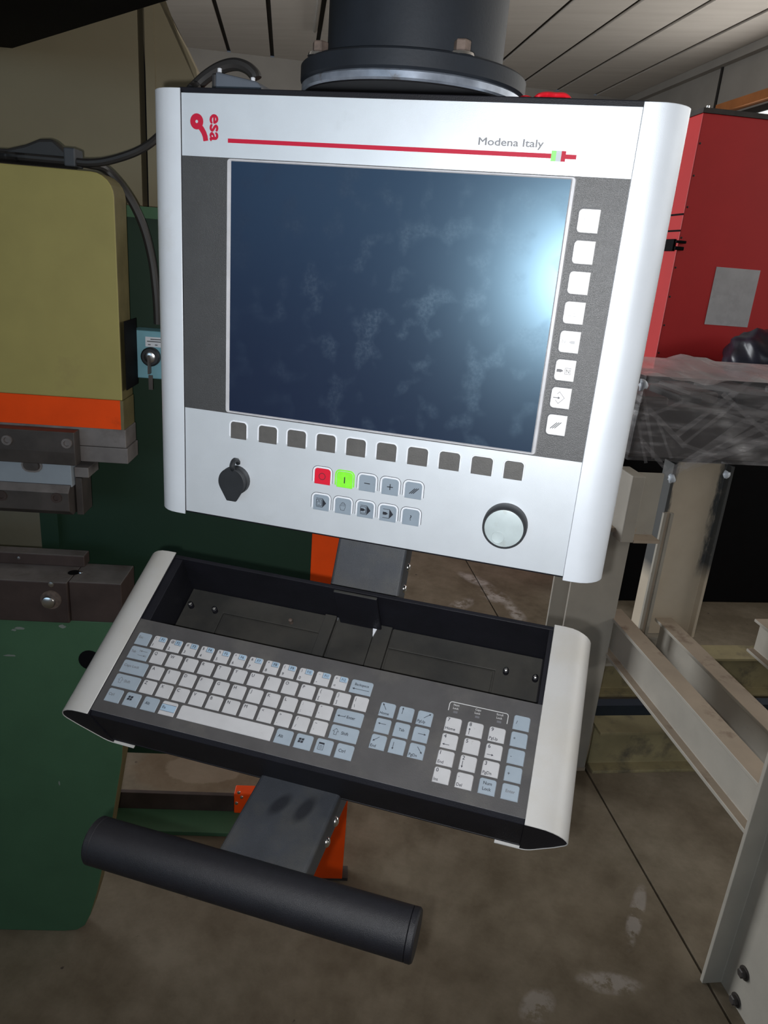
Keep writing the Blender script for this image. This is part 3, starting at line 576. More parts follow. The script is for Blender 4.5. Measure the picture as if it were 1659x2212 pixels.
# ================================================================== OPERATOR CONSOLE
con = empty('operator_console', (0, 0, H)); tag(con, 'silver and grey machine control console with screen, keyboard tray and handle bar', 'console')
FX0, FX1, FZ0, FZ1 = -0.2029, 0.1990, -0.2316, 0.1698
MB().box(FX0 - 0.004, FX1 + 0.004, 0.0022, 0.112, FZ0 - 0.0025, FZ1 + 0.0050).build('panel_case', 'black', con, 0.0008)
MB().box(FX0, FX1, 0.0, 0.0024, FZ0, FZ1).build('face_plate', 'silver', con, 0.0003)
def capprof(sg):
    o = [(0, 2.0), (4, 2.1), (10, 2.0), (17, 1.2), (23, -1.2), (28, -4.8), (32, -9), (35, -14), (36.6, -19), (36.6, -22), (35.5, -26), (28, -38), (10, -61.5), (6, -65), (2, -66.5), (-22, -68)]
    i = [(-22, -66.2), (1.5, -65.3), (5.2, -64.0), (9.2, -60.8), (27.2, -37.3), (34.6, -25.4), (35.6, -21.8), (35.6, -19.2), (34.0, -14.4), (31.2, -9.7), (27.3, -5.7), (22.5, -2.2), (16.8, 0.2), (10, 0.9), (0, 1.0)]
    j = [(0, -66)] + i[1:-1] + [(0, -0.6)]
    return [(sg * a / 1000, b / 1000) for a, b in o + i], [(sg * a / 1000, b / 1000 - (0.0002 if b > -50 else -0.0002)) for a, b in j]
def side_cap(name, x, sg, parent, axis, a, b, mat, kb=False):
    pr, inn = capprof(sg); n = len(pr)
    if kb: pts = [(x + p, q) for p, q in pr]      # (u, h) swept along v
    else: pts = [(x + p, -q) for p, q in pr]      # (x, y) swept along z
    g = MB(); g.prism(pts, axis, a, b, 0, None, True, True)
    return g.build(name, mat, parent, 0.0004, 1, ang=60)
side_cap('side_cap', FX1, 1, con, 'z', FZ0 - 0.0035, FZ1 + 0.0035, 'cap'); side_cap('side_cap', FX0, -1, con, 'z', FZ0 - 0.0035, FZ1 + 0.0035, 'cap')
for x, sg in ((FX1, 1), (FX0, -1)):
    pr, inn = capprof(sg); pts = [(x + p, -q) for p, q in inn]
    MB().prism(pts, 'z', FZ0 - 0.001, FZ1 + 0.002).build('cap_infill', 'black', con)
mem = MB().box(FX0 + 0.0002, FX1 - 0.0002, -0.0004, 0.001, -0.1183, 0.1180).build('display_surround', 'membrane', con)
SW, SH = 0.1524, 0.11535
fr = MB()
def frame_pts(x, z, r): return roundpoly(-x, x, -z, z, r, 'tl tr bl br', 4)
o1 = frame_pts(SW + 0.0042, SH + 0.0022, 0.003); o2 = frame_pts(SW + 0.0034, SH + 0.0016, 0.0025); o3 = frame_pts(SW + 0.0010, SH + 0.0007, 0.0008); o4 = frame_pts(SW, SH, 0.0006); n = len(o1)
lay = [(o1, -0.0004), (o2, -0.0018), (o3, -0.0018), (o4, -0.0006)]
for (p, y0), (q, y1) in zip(lay[:-1], lay[1:]):
    fr.add([(a, y0, b) for a, b in p] + [(a, y1, b) for a, b in q], [(i, (i + 1) % n, n + (i + 1) % n, n + i) for i in range(n)])
fr.build('screen_bezel', 'edge', con)
MB().box(-SW, SW, -0.0007, 0.001, -SH, SH).build('screen', 'screen', con)
# --- flat marks on the face: (verts2d, faces) in millimetres -> mesh at depth y
def flat(mb, vf, y, mi=0, mm=0.001):
    vs, fs = vf; mb.add([(v[0] * mm, y - lyr(v), v[1] * mm) for v in vs], [tuple(f) for f in fs], mi); return mb
def poly2d(pts): return list(pts), [tuple(range(len(pts)))]
lg = MB(); cxl, czl = -187.3, 146.7; rr = [6.6, 1.35]; n = 28
ringv = [(cxl + r * math.cos(2 * math.pi * k / n), czl + r * math.sin(2 * math.pi * k / n)) for r in rr for k in range(n)]
flat(lg, (ringv, [(k, (k + 1) % n, n + (k + 1) % n, n + k) for k in range(n)]), -0.00025)
flat(lg, stroke2d([(-184.6, 143.2), (-182.2, 140.6), (-180.1, 137.6), (-178.8, 134.6), (-178.2, 131.0)], 4.9), -0.0003)
lg.build('brand_emblem', 'crim', con, fix=False)
vs, fs = text2d('esa', 1, fit=(0, 22.2, 0, 8.8)); tx = MB(); flat(tx, ([(-174.4 + b, 153.2 - a, k) for a, b, k in vs], fs), -0.0003); tx.build('brand_lettering', 'crim', con, fix=False)
sb = MB(); flat(sb, poly2d([(-156.1, 130.4), (133.4, 130.3), (133.4, 133.8), (-156.1, 133.9)]), -0.00025); flat(sb, poly2d([(145.0, 130.3), (153.6, 130.3), (153.6, 133.7), (145.0, 133.7)]), -0.00025)
sbo = sb.build('red_line', 'crim', con, fix=False)
for (a, c, mt) in ((133.4, 137.3, 'flagg'), (137.3, 141.5, 'flagw'), (141.5, 145.0, 'crim')):
    flat(MB(), poly2d([(a, 128.2), (c, 128.2), (c, 136.1), (a, 136.1)]), -0.0003).build('flag_band', mt, sbo, fix=False)
vs, fs = text2d('Modena Italy', 1, fit=(72.4, 126.2, 136.0, 143.6)); tx = MB(); flat(tx, (vs, fs), -0.0003); tx.build('place_lettering', 'printm', con, fix=False)
# --- membrane keys on the face.  U-shaped ridge opens downwards (or to the right for the soft keys)
def ridge_path(x0, x1, z0, z1, r, rot):
    if not rot:
        p = [(x0, z0)] + roundpoly(x0, x1, z0, z1, r, 'tl tr', 4)[1:-1][::-1] + [(x1, z0)]
    else:
        q = roundpoly(x0, x1, z0, z1, r, 'tl bl', 4); p = q[1:] + q[:1]
    return p
def face_key(name, x0, x1, z0, z1, mats, marks=(), rot=False, y=-0.0, ridge=1.0, line=True, gap=0.7):
    """mats: plate, ridge, print"""
    g = MB(); r = 3.2
    pts = roundpoly(x0, x1, z0, z1, r, 'tl bl' if rot else 'tl tr')
    th = 0.00045; ins = inset(pts, 0.35); n = len(pts)
    g.add([(a / 1000, y, b / 1000) for a, b in pts] + [(a / 1000, y - th, b / 1000) for a, b in ins], [(i, (i + 1) % n, n + (i + 1) % n, n + i) for i in range(n)] + [tuple(range(n, 2 * n))])
    if ridge:
        e = gap + ridge / 2
        if rot: path = ridge_path(x0 - e, x1 - 1.2, z0 - e, z1 + e, r + e, True)
        else: path = ridge_path(x0 - e, x1 + e, z0 + 2.0, z1 + e, r + e, False)
        flat(g, stroke2d(path, ridge), y - 0.0006, 1)
        # sloping skirts of the ridge
        for sgn in (1, -1):
            w2 = stroke2d(path, ridge); w3 = stroke2d(path, ridge + 0.5); k = 0 if sgn == 1 else 1
            a = [w2[0][i] for i in range(k, len(w2[0]), 2)]; b = [w3[0][i] for i in range(k, len(w3[0]), 2)]; nn = len(a)
            g.add([(p[0] / 1000, y - 0.0006, p[1] / 1000) for p in a] + [(p[0] / 1000, y, p[1] / 1000) for p in b], [(i, i + 1, nn + i + 1, nn + i) for i in range(nn - 1)], 1)
        if line:
            e2 = e + ridge / 2 + 0.55
            if rot: path = ridge_path(x0 - e2, x1 - 2.0, z0 - e2, z1 + e2, r + e2, True)
            else: path = ridge_path(x0 - e2, x1 + e2, z0 + 2.2, z1 + e2, r + e2, False)
            flat(g, stroke2d(path, 0.45), y - 0.0002, 2)
    for mk in marks: flat(g, mk, y - th - 0.00012, 2)
    return g.build(name, mats, con, fix=False)
for k in range(10):
    x0 = -150.8 + k * 31.22; w_ = 17.4 if k in (0, 9) else 19.6
    if k == 9: x0 = 130.0
    face_key('function_key', x0, x0 + w_, -143.8, -126.4, ('kdark', 'ridge', 'printg'), line=False, gap=0.3, ridge=1.0)
def chev(cx_, cz_): # three slanting strokes
    return [stroke2d([(cx_ - 4.2 + k * 1.9 - 0.6, cz_ - 3.3 + k * 0.25), (cx_ + 1.2 + k * 1.9 - 0.6, cz_ + 2.6 + k * 0.25)], 0.8) for k in range(3)]
def box2d(x0, x1, z0, z1, w=0.4): return stroke2d([(x0, z0), (x1, z0), (x1, z1), (x0, z1)], w, True)
def pen(x0, x1, z, hh=1.5, left=False):
    p = [(x0, z - hh), (x1 - 2.2, z - hh), (x1, z), (x1 - 2.2, z + hh), (x0, z + hh)]
    return poly2d([(x0 + x1 - a, b) for a, b in p][::-1] if left else p)
def arrowbox(cx_, cz_, outer=True):
    q = [stroke2d([(cx_ - 5.2, cz_ + 4.6), (cx_ + 1.6, cz_ + 4.6), (cx_ + 1.6, cz_ - 4.6), (cx_ - 5.2, cz_ - 4.6)], 0.5), poly2d([(cx_ + 1.9, cz_ - 4.6), (cx_ + 5.6, cz_), (cx_ + 1.9, cz_ + 4.6)])]
    return q
def hand(cx_, cz_, s=1.0, w=0.35):
    pts = [(-2.2, -4), (-3.1, -0.8), (-3.2, 1.2), (-2.5, 1.6), (-2.2, 0.4), (-2.1, 3.2), (-1.5, 3.6), (-1.0, 3.1), (-0.9, 4.2), (-0.2, 4.6), (0.3, 4.2), (0.5, 4.0), (1.1, 4.2), (1.5, 3.5), (1.7, 2.6), (2.3, 2.7), (2.6, 1.9), (2.6, -0.8), (1.7, -2.6), (1.6, -4)]
    return [stroke2d([(cx_ + a * s, cz_ + b * s) for a, b in pts], w, True)] + [stroke2d([(cx_ + a * s, cz_ + 0.2 * s), (cx_ + (a + 0.1) * s, cz_ + 3.6 * s)], w * 0.8) for a in (-1.0, 0.4, 1.6)]
PITCH = 23.62
def cxk(k): return -57.6 + k * PITCH + 8.4
rows1 = [('rkey', [stroke2d([(cxk(0) - 0.2 + 3.3 * math.cos(2 * math.pi * i / 24), -169.6 + 3.3 * math.sin(2 * math.pi * i / 24)) for i in range(24)], 0.6, True)]),
         ('gkey', [stroke2d([(cxk(1), -173.2), (cxk(1), -166.6)], 1.1)]),
         ('ctl', [stroke2d([(cxk(2) - 3, -169.6), (cxk(2) + 3, -169.6)], 0.9)]),
         ('ctl', [stroke2d([(cxk(3) - 3, -169.6), (cxk(3) + 3, -169.6)], 0.9), stroke2d([(cxk(3), -172.6), (cxk(3), -166.6)], 0.9)]),
         ('ctl', chev(cxk(4) + 1.0, -169.8))]
for k, (mt, mk) in enumerate(rows1):
    x0 = -57.6 + k * PITCH; face_key('control_key', x0, x0 + 16.8, -178.0, -161.4, (mt, 'gkey' if mt == 'gkey' else 'ridge', 'print'), mk, line=(mt != 'gkey'))
rows2 = [arrowbox(cxk(0), -197.6) + [box2d(cxk(0) - 5.0, cxk(0) + 0.6, -201, -194.4, 0.5)] + hand(cxk(0) - 2.2, -197.7, 0.55, 0.3), hand(cxk(1), -197.8, 1.0), arrowbox(cxk(2), -197.6) + [box2d(cxk(2) - 5.0, cxk(2) + 0.6, -201, -194.4, 0.5), pen(cxk(2) - 4.8, cxk(2) + 0.2, -197.6)],
         arrowbox(cxk(3), -197.6) + [pen(cxk(3) - 5.2, cxk(3) + 0.2, -197.6)], [text2d('?', 5.2, cxk(4), -200.4, 'c')]]
for k, mk in enumerate(rows2):
    x0 = -57.6 + k * PITCH; face_key('control_key', x0, x0 + 16.8, -205.9, -189.4, ('ctl', 'ridge', 'print'), mk)
soft = [[stroke2d([(167.5, 84.0), (167.5, 86.8)], 0.4)], [], [stroke2d([(168, 36.0), (170, 36)], 0.4), stroke2d([(168, 34.0), (170, 34.0)], 0.4)],
        [stroke2d([(164, 8.3), (175, 8.3)], 0.5), stroke2d([(170.8, 10.2), (171.4, 10.8)], 0.8)],
        [box2d(163.6, 168.4, -16.0, -10.8, 0.35), text2d('N', 3.2, 164.6, -15.0), pen(170.2, 175.6, -13.6, 1.3, True)],
        [pen(163.8, 169.8, -38.6, 1.3), box2d(171.0, 175.8, -41.2, -36.0, 0.35), text2d('N', 3.2, 172.0, -40.2)],
        [arrow2d((164.4, -62.6), (170.6, -62.6), 0.7, 2.2, 2.0), stroke2d([(167.4, -59.3), (169.4, -57.2), (174.2, -62.4), (169.4, -67.6), (166.6, -64.8)], 0.4)],
        chev(170.6, -87.4)]
for k, mk in enumerate(soft):
    z1 = 94.0 - k * 24.57; face_key('soft_key', 162.4, 179.6, z1 - 18.4, z1, ('softw', 'ridge', 'printf' if k < 5 else 'printg'), mk, rot=True, y=-0.0004, ridge=0, line=False)
    g = MB(); e = 0.75; flat(g, stroke2d(ridge_path(162.4 - e, 178.4, z1 - 18.4 - e, z1 + e, 3.9, True), 0.5), -0.0007); g.build('soft_key_outline', 'print', con, fix=False)
# --- socket cover
sc = MB(); yb, yf = 0.0, -0.013; cxs, czs = -0.1435, -0.1872
def drop(r, tabw, tabz):
    pts = [(cxs + r * math.cos(a), czs + r * math.sin(a)) for a in [math.radians(d_) for d_ in range(-30, 211, 10)]]
    return pts + [(cxs - tabw, czs - tabz), (cxs + tabw, czs - tabz)]
sc.prism(drop(0.0148, 0.0052, 0.0205), 'y', -0.0105, -0.013)
so = sc.build('socket_cover', 'rubber', con, 0.0008)
MB().lathe([(0.0152, 0.0), (0.0152, 0.0065), (0.0142, 0.0075), (0.0142, 0.0104)], (cxs, 0, czs), 'y', 28).build('socket_ring', 'rubber', so)
MB().tube([(cxs + 0.001, -0.011, czs + 0.0135), (cxs + 0.001, -0.0135, czs + 0.0175), (cxs + 0.0012, -0.0095, czs + 0.0225), (cxs + 0.0015, -0.003, czs + 0.021), (cxs + 0.0015, 0.0, czs + 0.0175)], 0.0026, 8).build('cover_strap', 'rubber', so)
# --- jog dial
jx, jz = 0.1382, -0.1885
jd = MB().lathe([(0.0212, 0), (0.0212, 0.006), (0.0205, 0.0135), (0.0198, 0.0145), (0.0185, 0.0145), (0.0184, 0.0135)], (jx, 0, jz), 'y', 48).build('jog_dial', 'rubber', con)
MB().lathe([(0.0183, 0.0128), (0.0183, 0.0141), (0.0176, 0.0143), (0.001, 0.0143)], (jx, 0, jz), 'y', 48).build('dial_disc', 'dial', jd)
MB().lathe([(0.0062, 0.01432), (0.0058, 0.0146), (0.0050, 0.01445), (0.001, 0.01440)], (jx - 0.0045, 0, jz - 0.0095), 'y', 24).build('finger_dimple', 'dial', jd)
# --- arms carrying keyboard and bar
ua = MB()
prof = [(0.054, -0.226), (0.020, -0.300), (-0.022, -0.385), (-0.040, -0.4035), (-0.242, -0.4298), (-0.242, -0.457), (-0.030, -0.442), (0.008, -0.415), (0.052, -0.318), (0.092, -0.226)]
ua = MB().prism(prof, 'x', -0.042, 0.0355)
uao = ua.build('support_arm', 'arm', con, 0.0035, 3, ang=20)
for y_, z_ in ((0.058, -0.277), (0.047, -0.298), (-0.159, -0.441), (-0.182, -0.444)):
    g = MB().lathe([(0.0046, 0.0), (0.0044, 0.0012), (0.0034, 0.0024), (0.0016, 0.0031), (0.0004, 0.0032)], (0.0353, y_, z_), 'x', 18); g.build('arm_screw', 'chrome', uao)
hb = MB().lathe([(0.0196, -0.1400), (0.0196, 0.1270)], (0, -0.2535, -0.4372), 'x', 48).build('handle_bar', 'bar', con)
for x0, sg in ((-0.1402, -1), (0.1272, 1)):
    MB().lathe([(0.0190, 0), (0.0197, sg * 0.0006), (0.0197, sg * 0.0046), (0.0185, sg * 0.0060), (0.016, sg * 0.0062)], (x0, -0.2535, -0.4372), 'x', 48).build('end_cap', 'bar', hb)
# --- keyboard housing, its own tilted frame: u across, v up the slope, h out of the surface
TH = 0.5643; KO = Vector((-0.2034, -0.1781, -0.3752)); KW = 0.402
KBv = Vector((0, math.cos(TH), math.sin(TH))); KNv = Vector((0, -math.sin(TH), math.cos(TH)))
kh = MB(); ZB = -0.0605
kh.prism([(0.0, -0.0042), (0.0040, -0.0002), (0.104, -0.0002), (0.104, -0.004), (0.1035, ZB + 0.004), (0.0, ZB + 0.002)], 'x', 0.0, KW)     # front block
kh.box(0.0, KW, 0.1818, 0.186, ZB, 0.0)                        # back wall
kh.box(0.0, KW, 0.0, 0.186, ZB - 0.002, ZB + 0.0005)           # bottom
kh.prism([(0.0, ZB), (0.0045, ZB), (0.0095, -0.001), (0.0, -0.001)], 'y', 0.1038, 0.182); kh.box(KW - 0.0042, KW, 0.1038, 0.182, ZB, -0.0004)
house = kh.build('keyboard_housing', 'black', con, 0.0006)
km = Matrix(((1, 0, 0, KO.x), (0, KBv.y, KNv.y, KO.y), (0, KBv.z, KNv.z, KO.z), (0, 0, 0, 1))); house.matrix_local = km
side_cap('side_cap', KW, 1, house, 'y', -0.0015, 0.1875, 'kcap', True); side_cap('side_cap', 0.0, -1, house, 'y', -0.0015, 0.1875, 'kcap', True)
for x, sg in ((KW, 1), (0.0, -1)):
    pr, inn = capprof(sg); MB().prism([(x + p, q) for p, q in inn], 'y', -0.0010, 0.1855).build('cap_infill', 'black', house)
kmm = MB().box(0.0, KW, 0.0038, 0.104, -0.0002, 0.0003)
kmo = kmm.build('keyboard_membrane', ('kmembrane', 'edge'), house)
for p in kmo.data.polygons:
    if abs(p.normal.y) > 0.9 and p.center.y < 0.05: p.material_index = 1
HF = -0.0572
def slab(name, pts, h0, h1, mat='tray', bevel=0.0006): return MB().prism([(a / 1000, b / 1000) for a, b in pts], 'z', h0, h1).build(name, mat, house, bevel)
slab('tray_floor', [(5, 112), (397, 112), (397, 181.5), (5, 181.5)], -0.0598, HF - 0.003)
slab('tray_plate', [(5.5, 112), (52, 112), (52, 159.0), (164, 159.0), (164, 181.4), (5.5, 181.4)], HF - 0.003, HF)
slab('tray_plate', [(352.5, 112), (397, 112), (397, 181.4), (240.5, 181.4), (240.5, 158), (352.5, 158)], HF - 0.003, HF)
slab('tray_lid', [(54, 112), (164, 112), (164, 157.4), (54, 157.4)], HF - 0.003, HF - 0.0008)
slab('tray_lid', [(241.5, 112), (350.8, 112), (350.8, 156.6), (241.5, 156.6)], HF - 0.003, HF - 0.0008)
slab('guide_strip', [(164.6, 112), (177.4, 112), (177.4, 181.2), (164.6, 181.2)], HF - 0.003, HF + 0.0035)
slab('guide_strip', [(222, 112), (239.6, 112), (239.6, 181.2), (222, 181.2)], HF - 0.003, HF + 0.0030)
slab('mouse_plate', [(179.4, 112), (221, 112), (221, 181.2), (179.4, 181.2)], HF - 0.003, HF + 0.001)
flp = MB().prism([(0.1752, -0.056), (0.1786, -0.056), (0.1792, 0.003), (0.1757, 0.003)], 'x', 0.1825, 0.2285).build('upright_flap', ('black', 'tray'), house, 0.0010)
for p in flp.data.polygons: p.material_index = 1 if p.normal.z > 0.8 else 0
MB().prism([(0.2222, 0.165), (0.2242, 0.1745), (0.2200, 0.1745)], 'z', HF + 0.003, HF + 0.0045).build('paper_scrap', 'label', house)
for u, v in ((13.4, 158.5), (42.3, 158.5), (362.8, 157.8), (392.0, 156.6)):
    s_ = MB().lathe([(0.0030, HF), (0.0030, HF + 0.0055), (0.0022, HF + 0.006)], (u / 1000 + 0.0005, v / 1000, 0), 'z', 14).build('tray_stud', 'black', house)
    c_ = MB().lathe([(0.0022, HF + 0.0055), (0.0022, HF + 0.0078), (0.0012, HF + 0.0084)], (u / 1000 + 0.0005, v / 1000, 0), 'z', 12).build('stud_tip', 'chrome', house)
MB().lathe([(0.0022, HF), (0.0022, HF + 0.006), (0.001, HF + 0.0068)], (0.1305, 0.164, 0), 'z', 10).build('rusty_screw', 'rust', house)
# --- keys
def kkey(u0, v0, w, h, mat, marks=(), flag=None, fn=False, faded=False):
    g = MB(); pts = roundpoly(u0, u0 + w, v0, v0 + h, 2.0, 'tl tr', 3); ins = inset(pts, 0.5); n = len(pts); t = 0.0009
    g.add([(a / 1000, b / 1000, 0.0003) for a, b in pts] + [(a / 1000, b / 1000, t) for a, b in ins], [(i, (i + 1) % n, n + (i + 1) % n, n + i) for i in range(n)] + [tuple(range(n, 2 * n))])
    def fl2(vf, hgt, mi): g.add([(v[0] / 1000, v[1] / 1000, hgt + lyr(v)) for v in vf[0]], [tuple(f) for f in vf[1]], mi)
    if flag:
        x0, x1, y0, y1 = u0 + w - 7.6, u0 + w - 0.7, v0 + h - 5.8, v0 + h - 0.6
        fl2(poly2d([(x0, y0), (x1, y0), (x1, y1 - 1), (x1 - 1, y1), (x0, y1)]), t + 0.00006, 2)
        fl2(stroke2d([(x0, y1), (x0, y0), (x1, y0)], 0.3), t + 0.00012, 1)
        fl2(text2d(flag, 2.7 if len(flag) < 3 else 2.6, (x0 + x1) / 2, y0 + 1.3, 'c', 0.95 if len(flag) < 3 else 0.72), t + 0.00012, 1)
    if fn:
        fl2(poly2d([(u0 + 0.5, v0 + 3.6), (u0 + w - 0.5, v0 + 3.6), (u0 + w - 0.5, v0 + h - 3.4), (u0 + 0.5, v0 + h - 3.4)]), t + 0.00006, 2)
        for yy in (3.6, h - 3.4): fl2(stroke2d([(u0 + 0.5, v0 + yy), (u0 + w - 0.5, v0 + yy)], 0.3), t + 0.00012, 1)
    for mk in marks: fl2(mk, t + 0.00013, 1)
    return g.build('key', (mat, 'printg' if faded else 'print', 'fblue'), house, fix=False)
ROW = [76.2, 60.8, 45.4, 30.2, 14.9]; KH = 13.4
def L(ch, u, v, cap=3.0): return text2d(ch, cap, u + 1.9, v + KH - 4.6)
syms = '!@#$%^&*()_+'; digs = '1234567890-='
kkey(6.8, ROW[0], 14.4, KH, 'blue', [text2d('Esc', 2.6, 9.0, ROW[0] + 6.8)], faded=True)
for i in range(12):
    u = 24.4 + i * 17.08; v = ROW[0]; kkey(u, v, 13.9, KH, 'white', [text2d(syms[i], 2.5, u + 2.0, v + 9.2 if syms[i] != '_' else v + 10.8), text2d(digs[i], 2.9, u + 1.9, v + 1.5)], 'F%d' % (i + 1))
u, v = 229.6, ROW[0]; kkey(u, v, 20.8, KH, 'blue', [text2d('Backspace', 2.4, u + 10.6, v + 7.6, 'c', 0.95), arrow2d((u + 18.6, v + 4.2), (u + 2.4, v + 4.2), 0.4, 1.6, 2.2)])
u, v = 6.9, ROW[1]; kkey(u, v, 21.2, KH, 'blue', [text2d('Tab', 2.4, u + 1.8, v + 6.4), arrow2d((u + 18.6, v + 9.2), (u + 10.8, v + 9.2), 0.4, 1.5, 1.9), stroke2d([(u + 10.4, v + 8.2), (u + 10.4, v + 10.4)], 0.4), arrow2d((u + 10, v + 4.6), (u + 18.2, v + 4.6), 0.4, 1.5, 1.9), stroke2d([(u + 18.6, v + 3.5), (u + 18.6, v + 5.7)], 0.4)], faded=True)
for i, ch in enumerate('QWERTYUIOP'):
    u = 31.0 + i * 17.13; kkey(u, v, 14.0, KH, 'white', [L(ch, u, v)])
for i, (a, c) in enumerate((('{', '['), ('}', ']'), ('|', '\\'))):
    u = 31.0 + (10 + i) * 17.13; kkey(u, v, 14.0, KH, 'white', [text2d(a, 2.8, u + 2.0, v + 8.6), text2d(c, 2.8, u + 2.0, v + 2.0)])
v = ROW[2]; u = 6.8; kkey(u, v, 26.4, KH, 'blue', [text2d('Caps Lock', 2.5, u + 2.4, v + 6.4, 'l', 1.05)], faded=True)
for i, ch in enumerate('ASDFGHJKL'):
    u = 36.4 + i * 17.1; kkey(u, v, 14.0, KH, 'white', [L(ch, u, v)])
for i, (a, c) in enumerate(((':', ';'), ('"', "'"))):
    u = 36.4 + (9 + i) * 17.1; kkey(u, v, 14.0, KH, 'white', [text2d(a, 2.8, u + 2.2, v + 8.8), text2d(c, 2.8, u + 2.0, v + 2.2)])
u = 224.6; kkey(u, v, 25.9, KH, 'blue', [text2d('Enter', 2.7, u + 11.0, v + 5.6), arrow2d((u + 9.4, v + 6.6), (u + 2.0, v + 6.6), 0.45, 1.6, 2.2), stroke2d([(u + 9.4, v + 6.4), (u + 9.4, v + 8.0)], 0.45)])
def upar(u, v): return stroke2d([(u + 1.4, v), (u + 1.4, v + 3.0), (u, v + 3.0), (u + 2.6, v + 5.8), (u + 5.2, v + 3.0), (u + 3.8, v + 3.0), (u + 3.8, v)], 0.35, True)
v = ROW[3]; u = 6.9; kkey(u, v, 26.2, KH, 'blue', [upar(u + 4.0, v + 4.2), text2d('Shift', 2.7, u + 10.6, v + 5.6)], faded=True)
for i, ch in enumerate('ZXCVBNM'):
    u = 36.1 + i * 17.12; kkey(u, v, 14.2, KH, 'white', [L(ch, u, v)])
for i, (a, c) in enumerate((('<', ','), ('>', '.'), ('?', '/'), ('~', '`'))):
    u = 36.1 + (7 + i) * 17.12; kkey(u, v, 14.2, KH, 'white', [text2d(a, 2.6, u + 2.2, v + 9.2), text2d(c, 2.6, u + 2.2, v + 2.2)])
u = 224.8; kkey(u, v, 25.8, KH, 'blue', [upar(u + 2.6, v + 4.0), text2d('Shift', 2.8, u + 10.4, v + 5.4)])
def winlogo(u, v):
    q = []
    for i in (0, 1):
        for j in (0, 1): q.append(poly2d([(u + i * 2.6 + j * 0.35, v + j * 2.3), (u + 2.2 + i * 2.6 + j * 0.35, v + j * 2.3 + 0.15), (u + 2.5 + i * 2.6 + j * 0.35, v + 1.95 + j * 2.3 + 0.15), (u + 0.3 + i * 2.6 + j * 0.35, v + 1.95 + j * 2.3)]))
    return q
v = ROW[4]
kkey(7.2, v, 15.6, KH, 'blue', [text2d('Ctrl', 2.6, 9.4, v + 6.0)], faded=True); kkey(26.3, v, 15.4, KH, 'blue', winlogo(29.0, v + 5.4)); kkey(45.3, v, 15.4, KH, 'blue', [text2d('Alt', 2.8, 48.0, v + 5.6)])
kkey(64.0, v, 15.7, KH, 'white', [text2d('Fn', 2.7, 66.0, v + 5.6)], fn=True)
kkey(83.0, v, 92.3, KH, 'white')
kkey(178.3, v, 15.8, KH, 'blue', [text2d('Alt', 2.8, 181.0, v + 5.4)]); kkey(197.1, v, 15.8, KH, 'blue', winlogo(199.8, v + 5.0))
mu, mv = 219.0, v + 3.2
kkey(216.1, v, 15.6, KH, 'blue', [box2d(mu, mu + 4.8, mv, mv + 6.4, 0.35), poly2d([(mu, mv + 5.0), (mu + 4.8, mv + 5.0), (mu + 4.8, mv + 6.4), (mu, mv + 6.4)])] + [stroke2d([(mu + 0.9, mv + k_), (mu + 3.9, mv + k_)], 0.35) for k_ in (1.3, 2.5, 3.7)])
kkey(235.0, v, 15.7, KH, 'blue', [text2d('Ctrl', 2.8, 237.6, v + 5.4)])
# cursor block
nu = [262.1, 279.3, 296.6]
def nav(i, r, marks): kkey(nu[i], ROW[r], 13.9, KH, 'blue', [mk(nu[i], ROW[r]) for mk in marks])
T_ = lambda s_, dy=1.4, dx=1.2: (lambda u, v: text2d(s_, 2.5, u + dx, v + dy))
A_ = lambda p, q: (lambda u, v: arrow2d((u + p[0], v + p[1]), (u + q[0], v + q[1]), 0.45, 1.5, 1.9))
nav(0, 1, [A_((6.0, 6.2), (1.9, 12.0)), T_('Home', 1.6)]); nav(1, 1, [A_((3.6, 5.8), (3.6, 12.2))]); nav(2, 1, [A_((6.2, 6.8), (12.0, 11.6)), T_('PgUp', 2.0)])
nav(0, 2, [A_((9.6, 8.2), (2.2, 8.2))]); kkey(nu[1], ROW[2], 13.9, KH, 'blue', [text2d('Tab', 2.5, nu[1] + 7, ROW[2] + 5.6, 'c')]); nav(2, 2, [A_((4.6, 7.2), (11.8, 7.2))])
nav(0, 3, [A_((7.2, 11.2), (1.8, 6.6)), T_('End')]); nav(1, 3, [A_((3.4, 9.8), (3.4, 3.0))]); nav(2, 3, [A_((7.0, 10.6), (12.0, 5.0)), T_('PgDn', 1.4)])
pu = [322.0, 341.4, 360.7, 379.7]
def pad(i, r, big, small=None, ar=None, mat='white'):
    u, v = pu[i], ROW[r]; mk = [text2d(big, 3.3, u + 1.7, v + 9.0)] if big else []
    if small: mk.append(text2d(small, 2.6, u + 1.2, v + 1.4))
    if ar: mk.append(arrow2d((u + ar[0], v + ar[1]), (u + ar[2], v + ar[3]), 0.45, 1.5, 1.9))
    kkey(u, v, 14.2, KH, mat, mk)
pad(0, 1, '7', 'Home'); pad(1, 1, '8', None, (2.6, 1.2, 2.6, 7.4)); pad(2, 1, '9', 'PgUp')
pad(0, 2, '4', None, (7.8, 3.2, 1.6, 3.2)); pad(1, 2, '5'); pad(2, 2, '6', None, (1.8, 3.2, 7.6, 3.2))
pad(0, 3, '1', 'End'); pad(1, 3, '2', None, (2.6, 7.8, 2.6, 1.6)); pad(2, 3, '3', 'PgDn')
pad(0, 4, '0', 'Ins'); pad(1, 4, '.', 'Del')
kkey(pu[2], ROW[4], 14.2, KH, 'blue', [text2d('Num', 2.7, pu[2] + 7.0, ROW[4] + 8.0, 'c'), text2d('Lock', 2.7, pu[2] + 7.0, ROW[4] + 3.2, 'c')])
for r, ch in ((0, '/'), (1, '*'), (2, '-'), (3, '+')): kkey(pu[3], ROW[r], 14.3, KH, 'blue', [text2d(ch, 3.0, pu[3] + 2.4, ROW[r] + 5.0)])
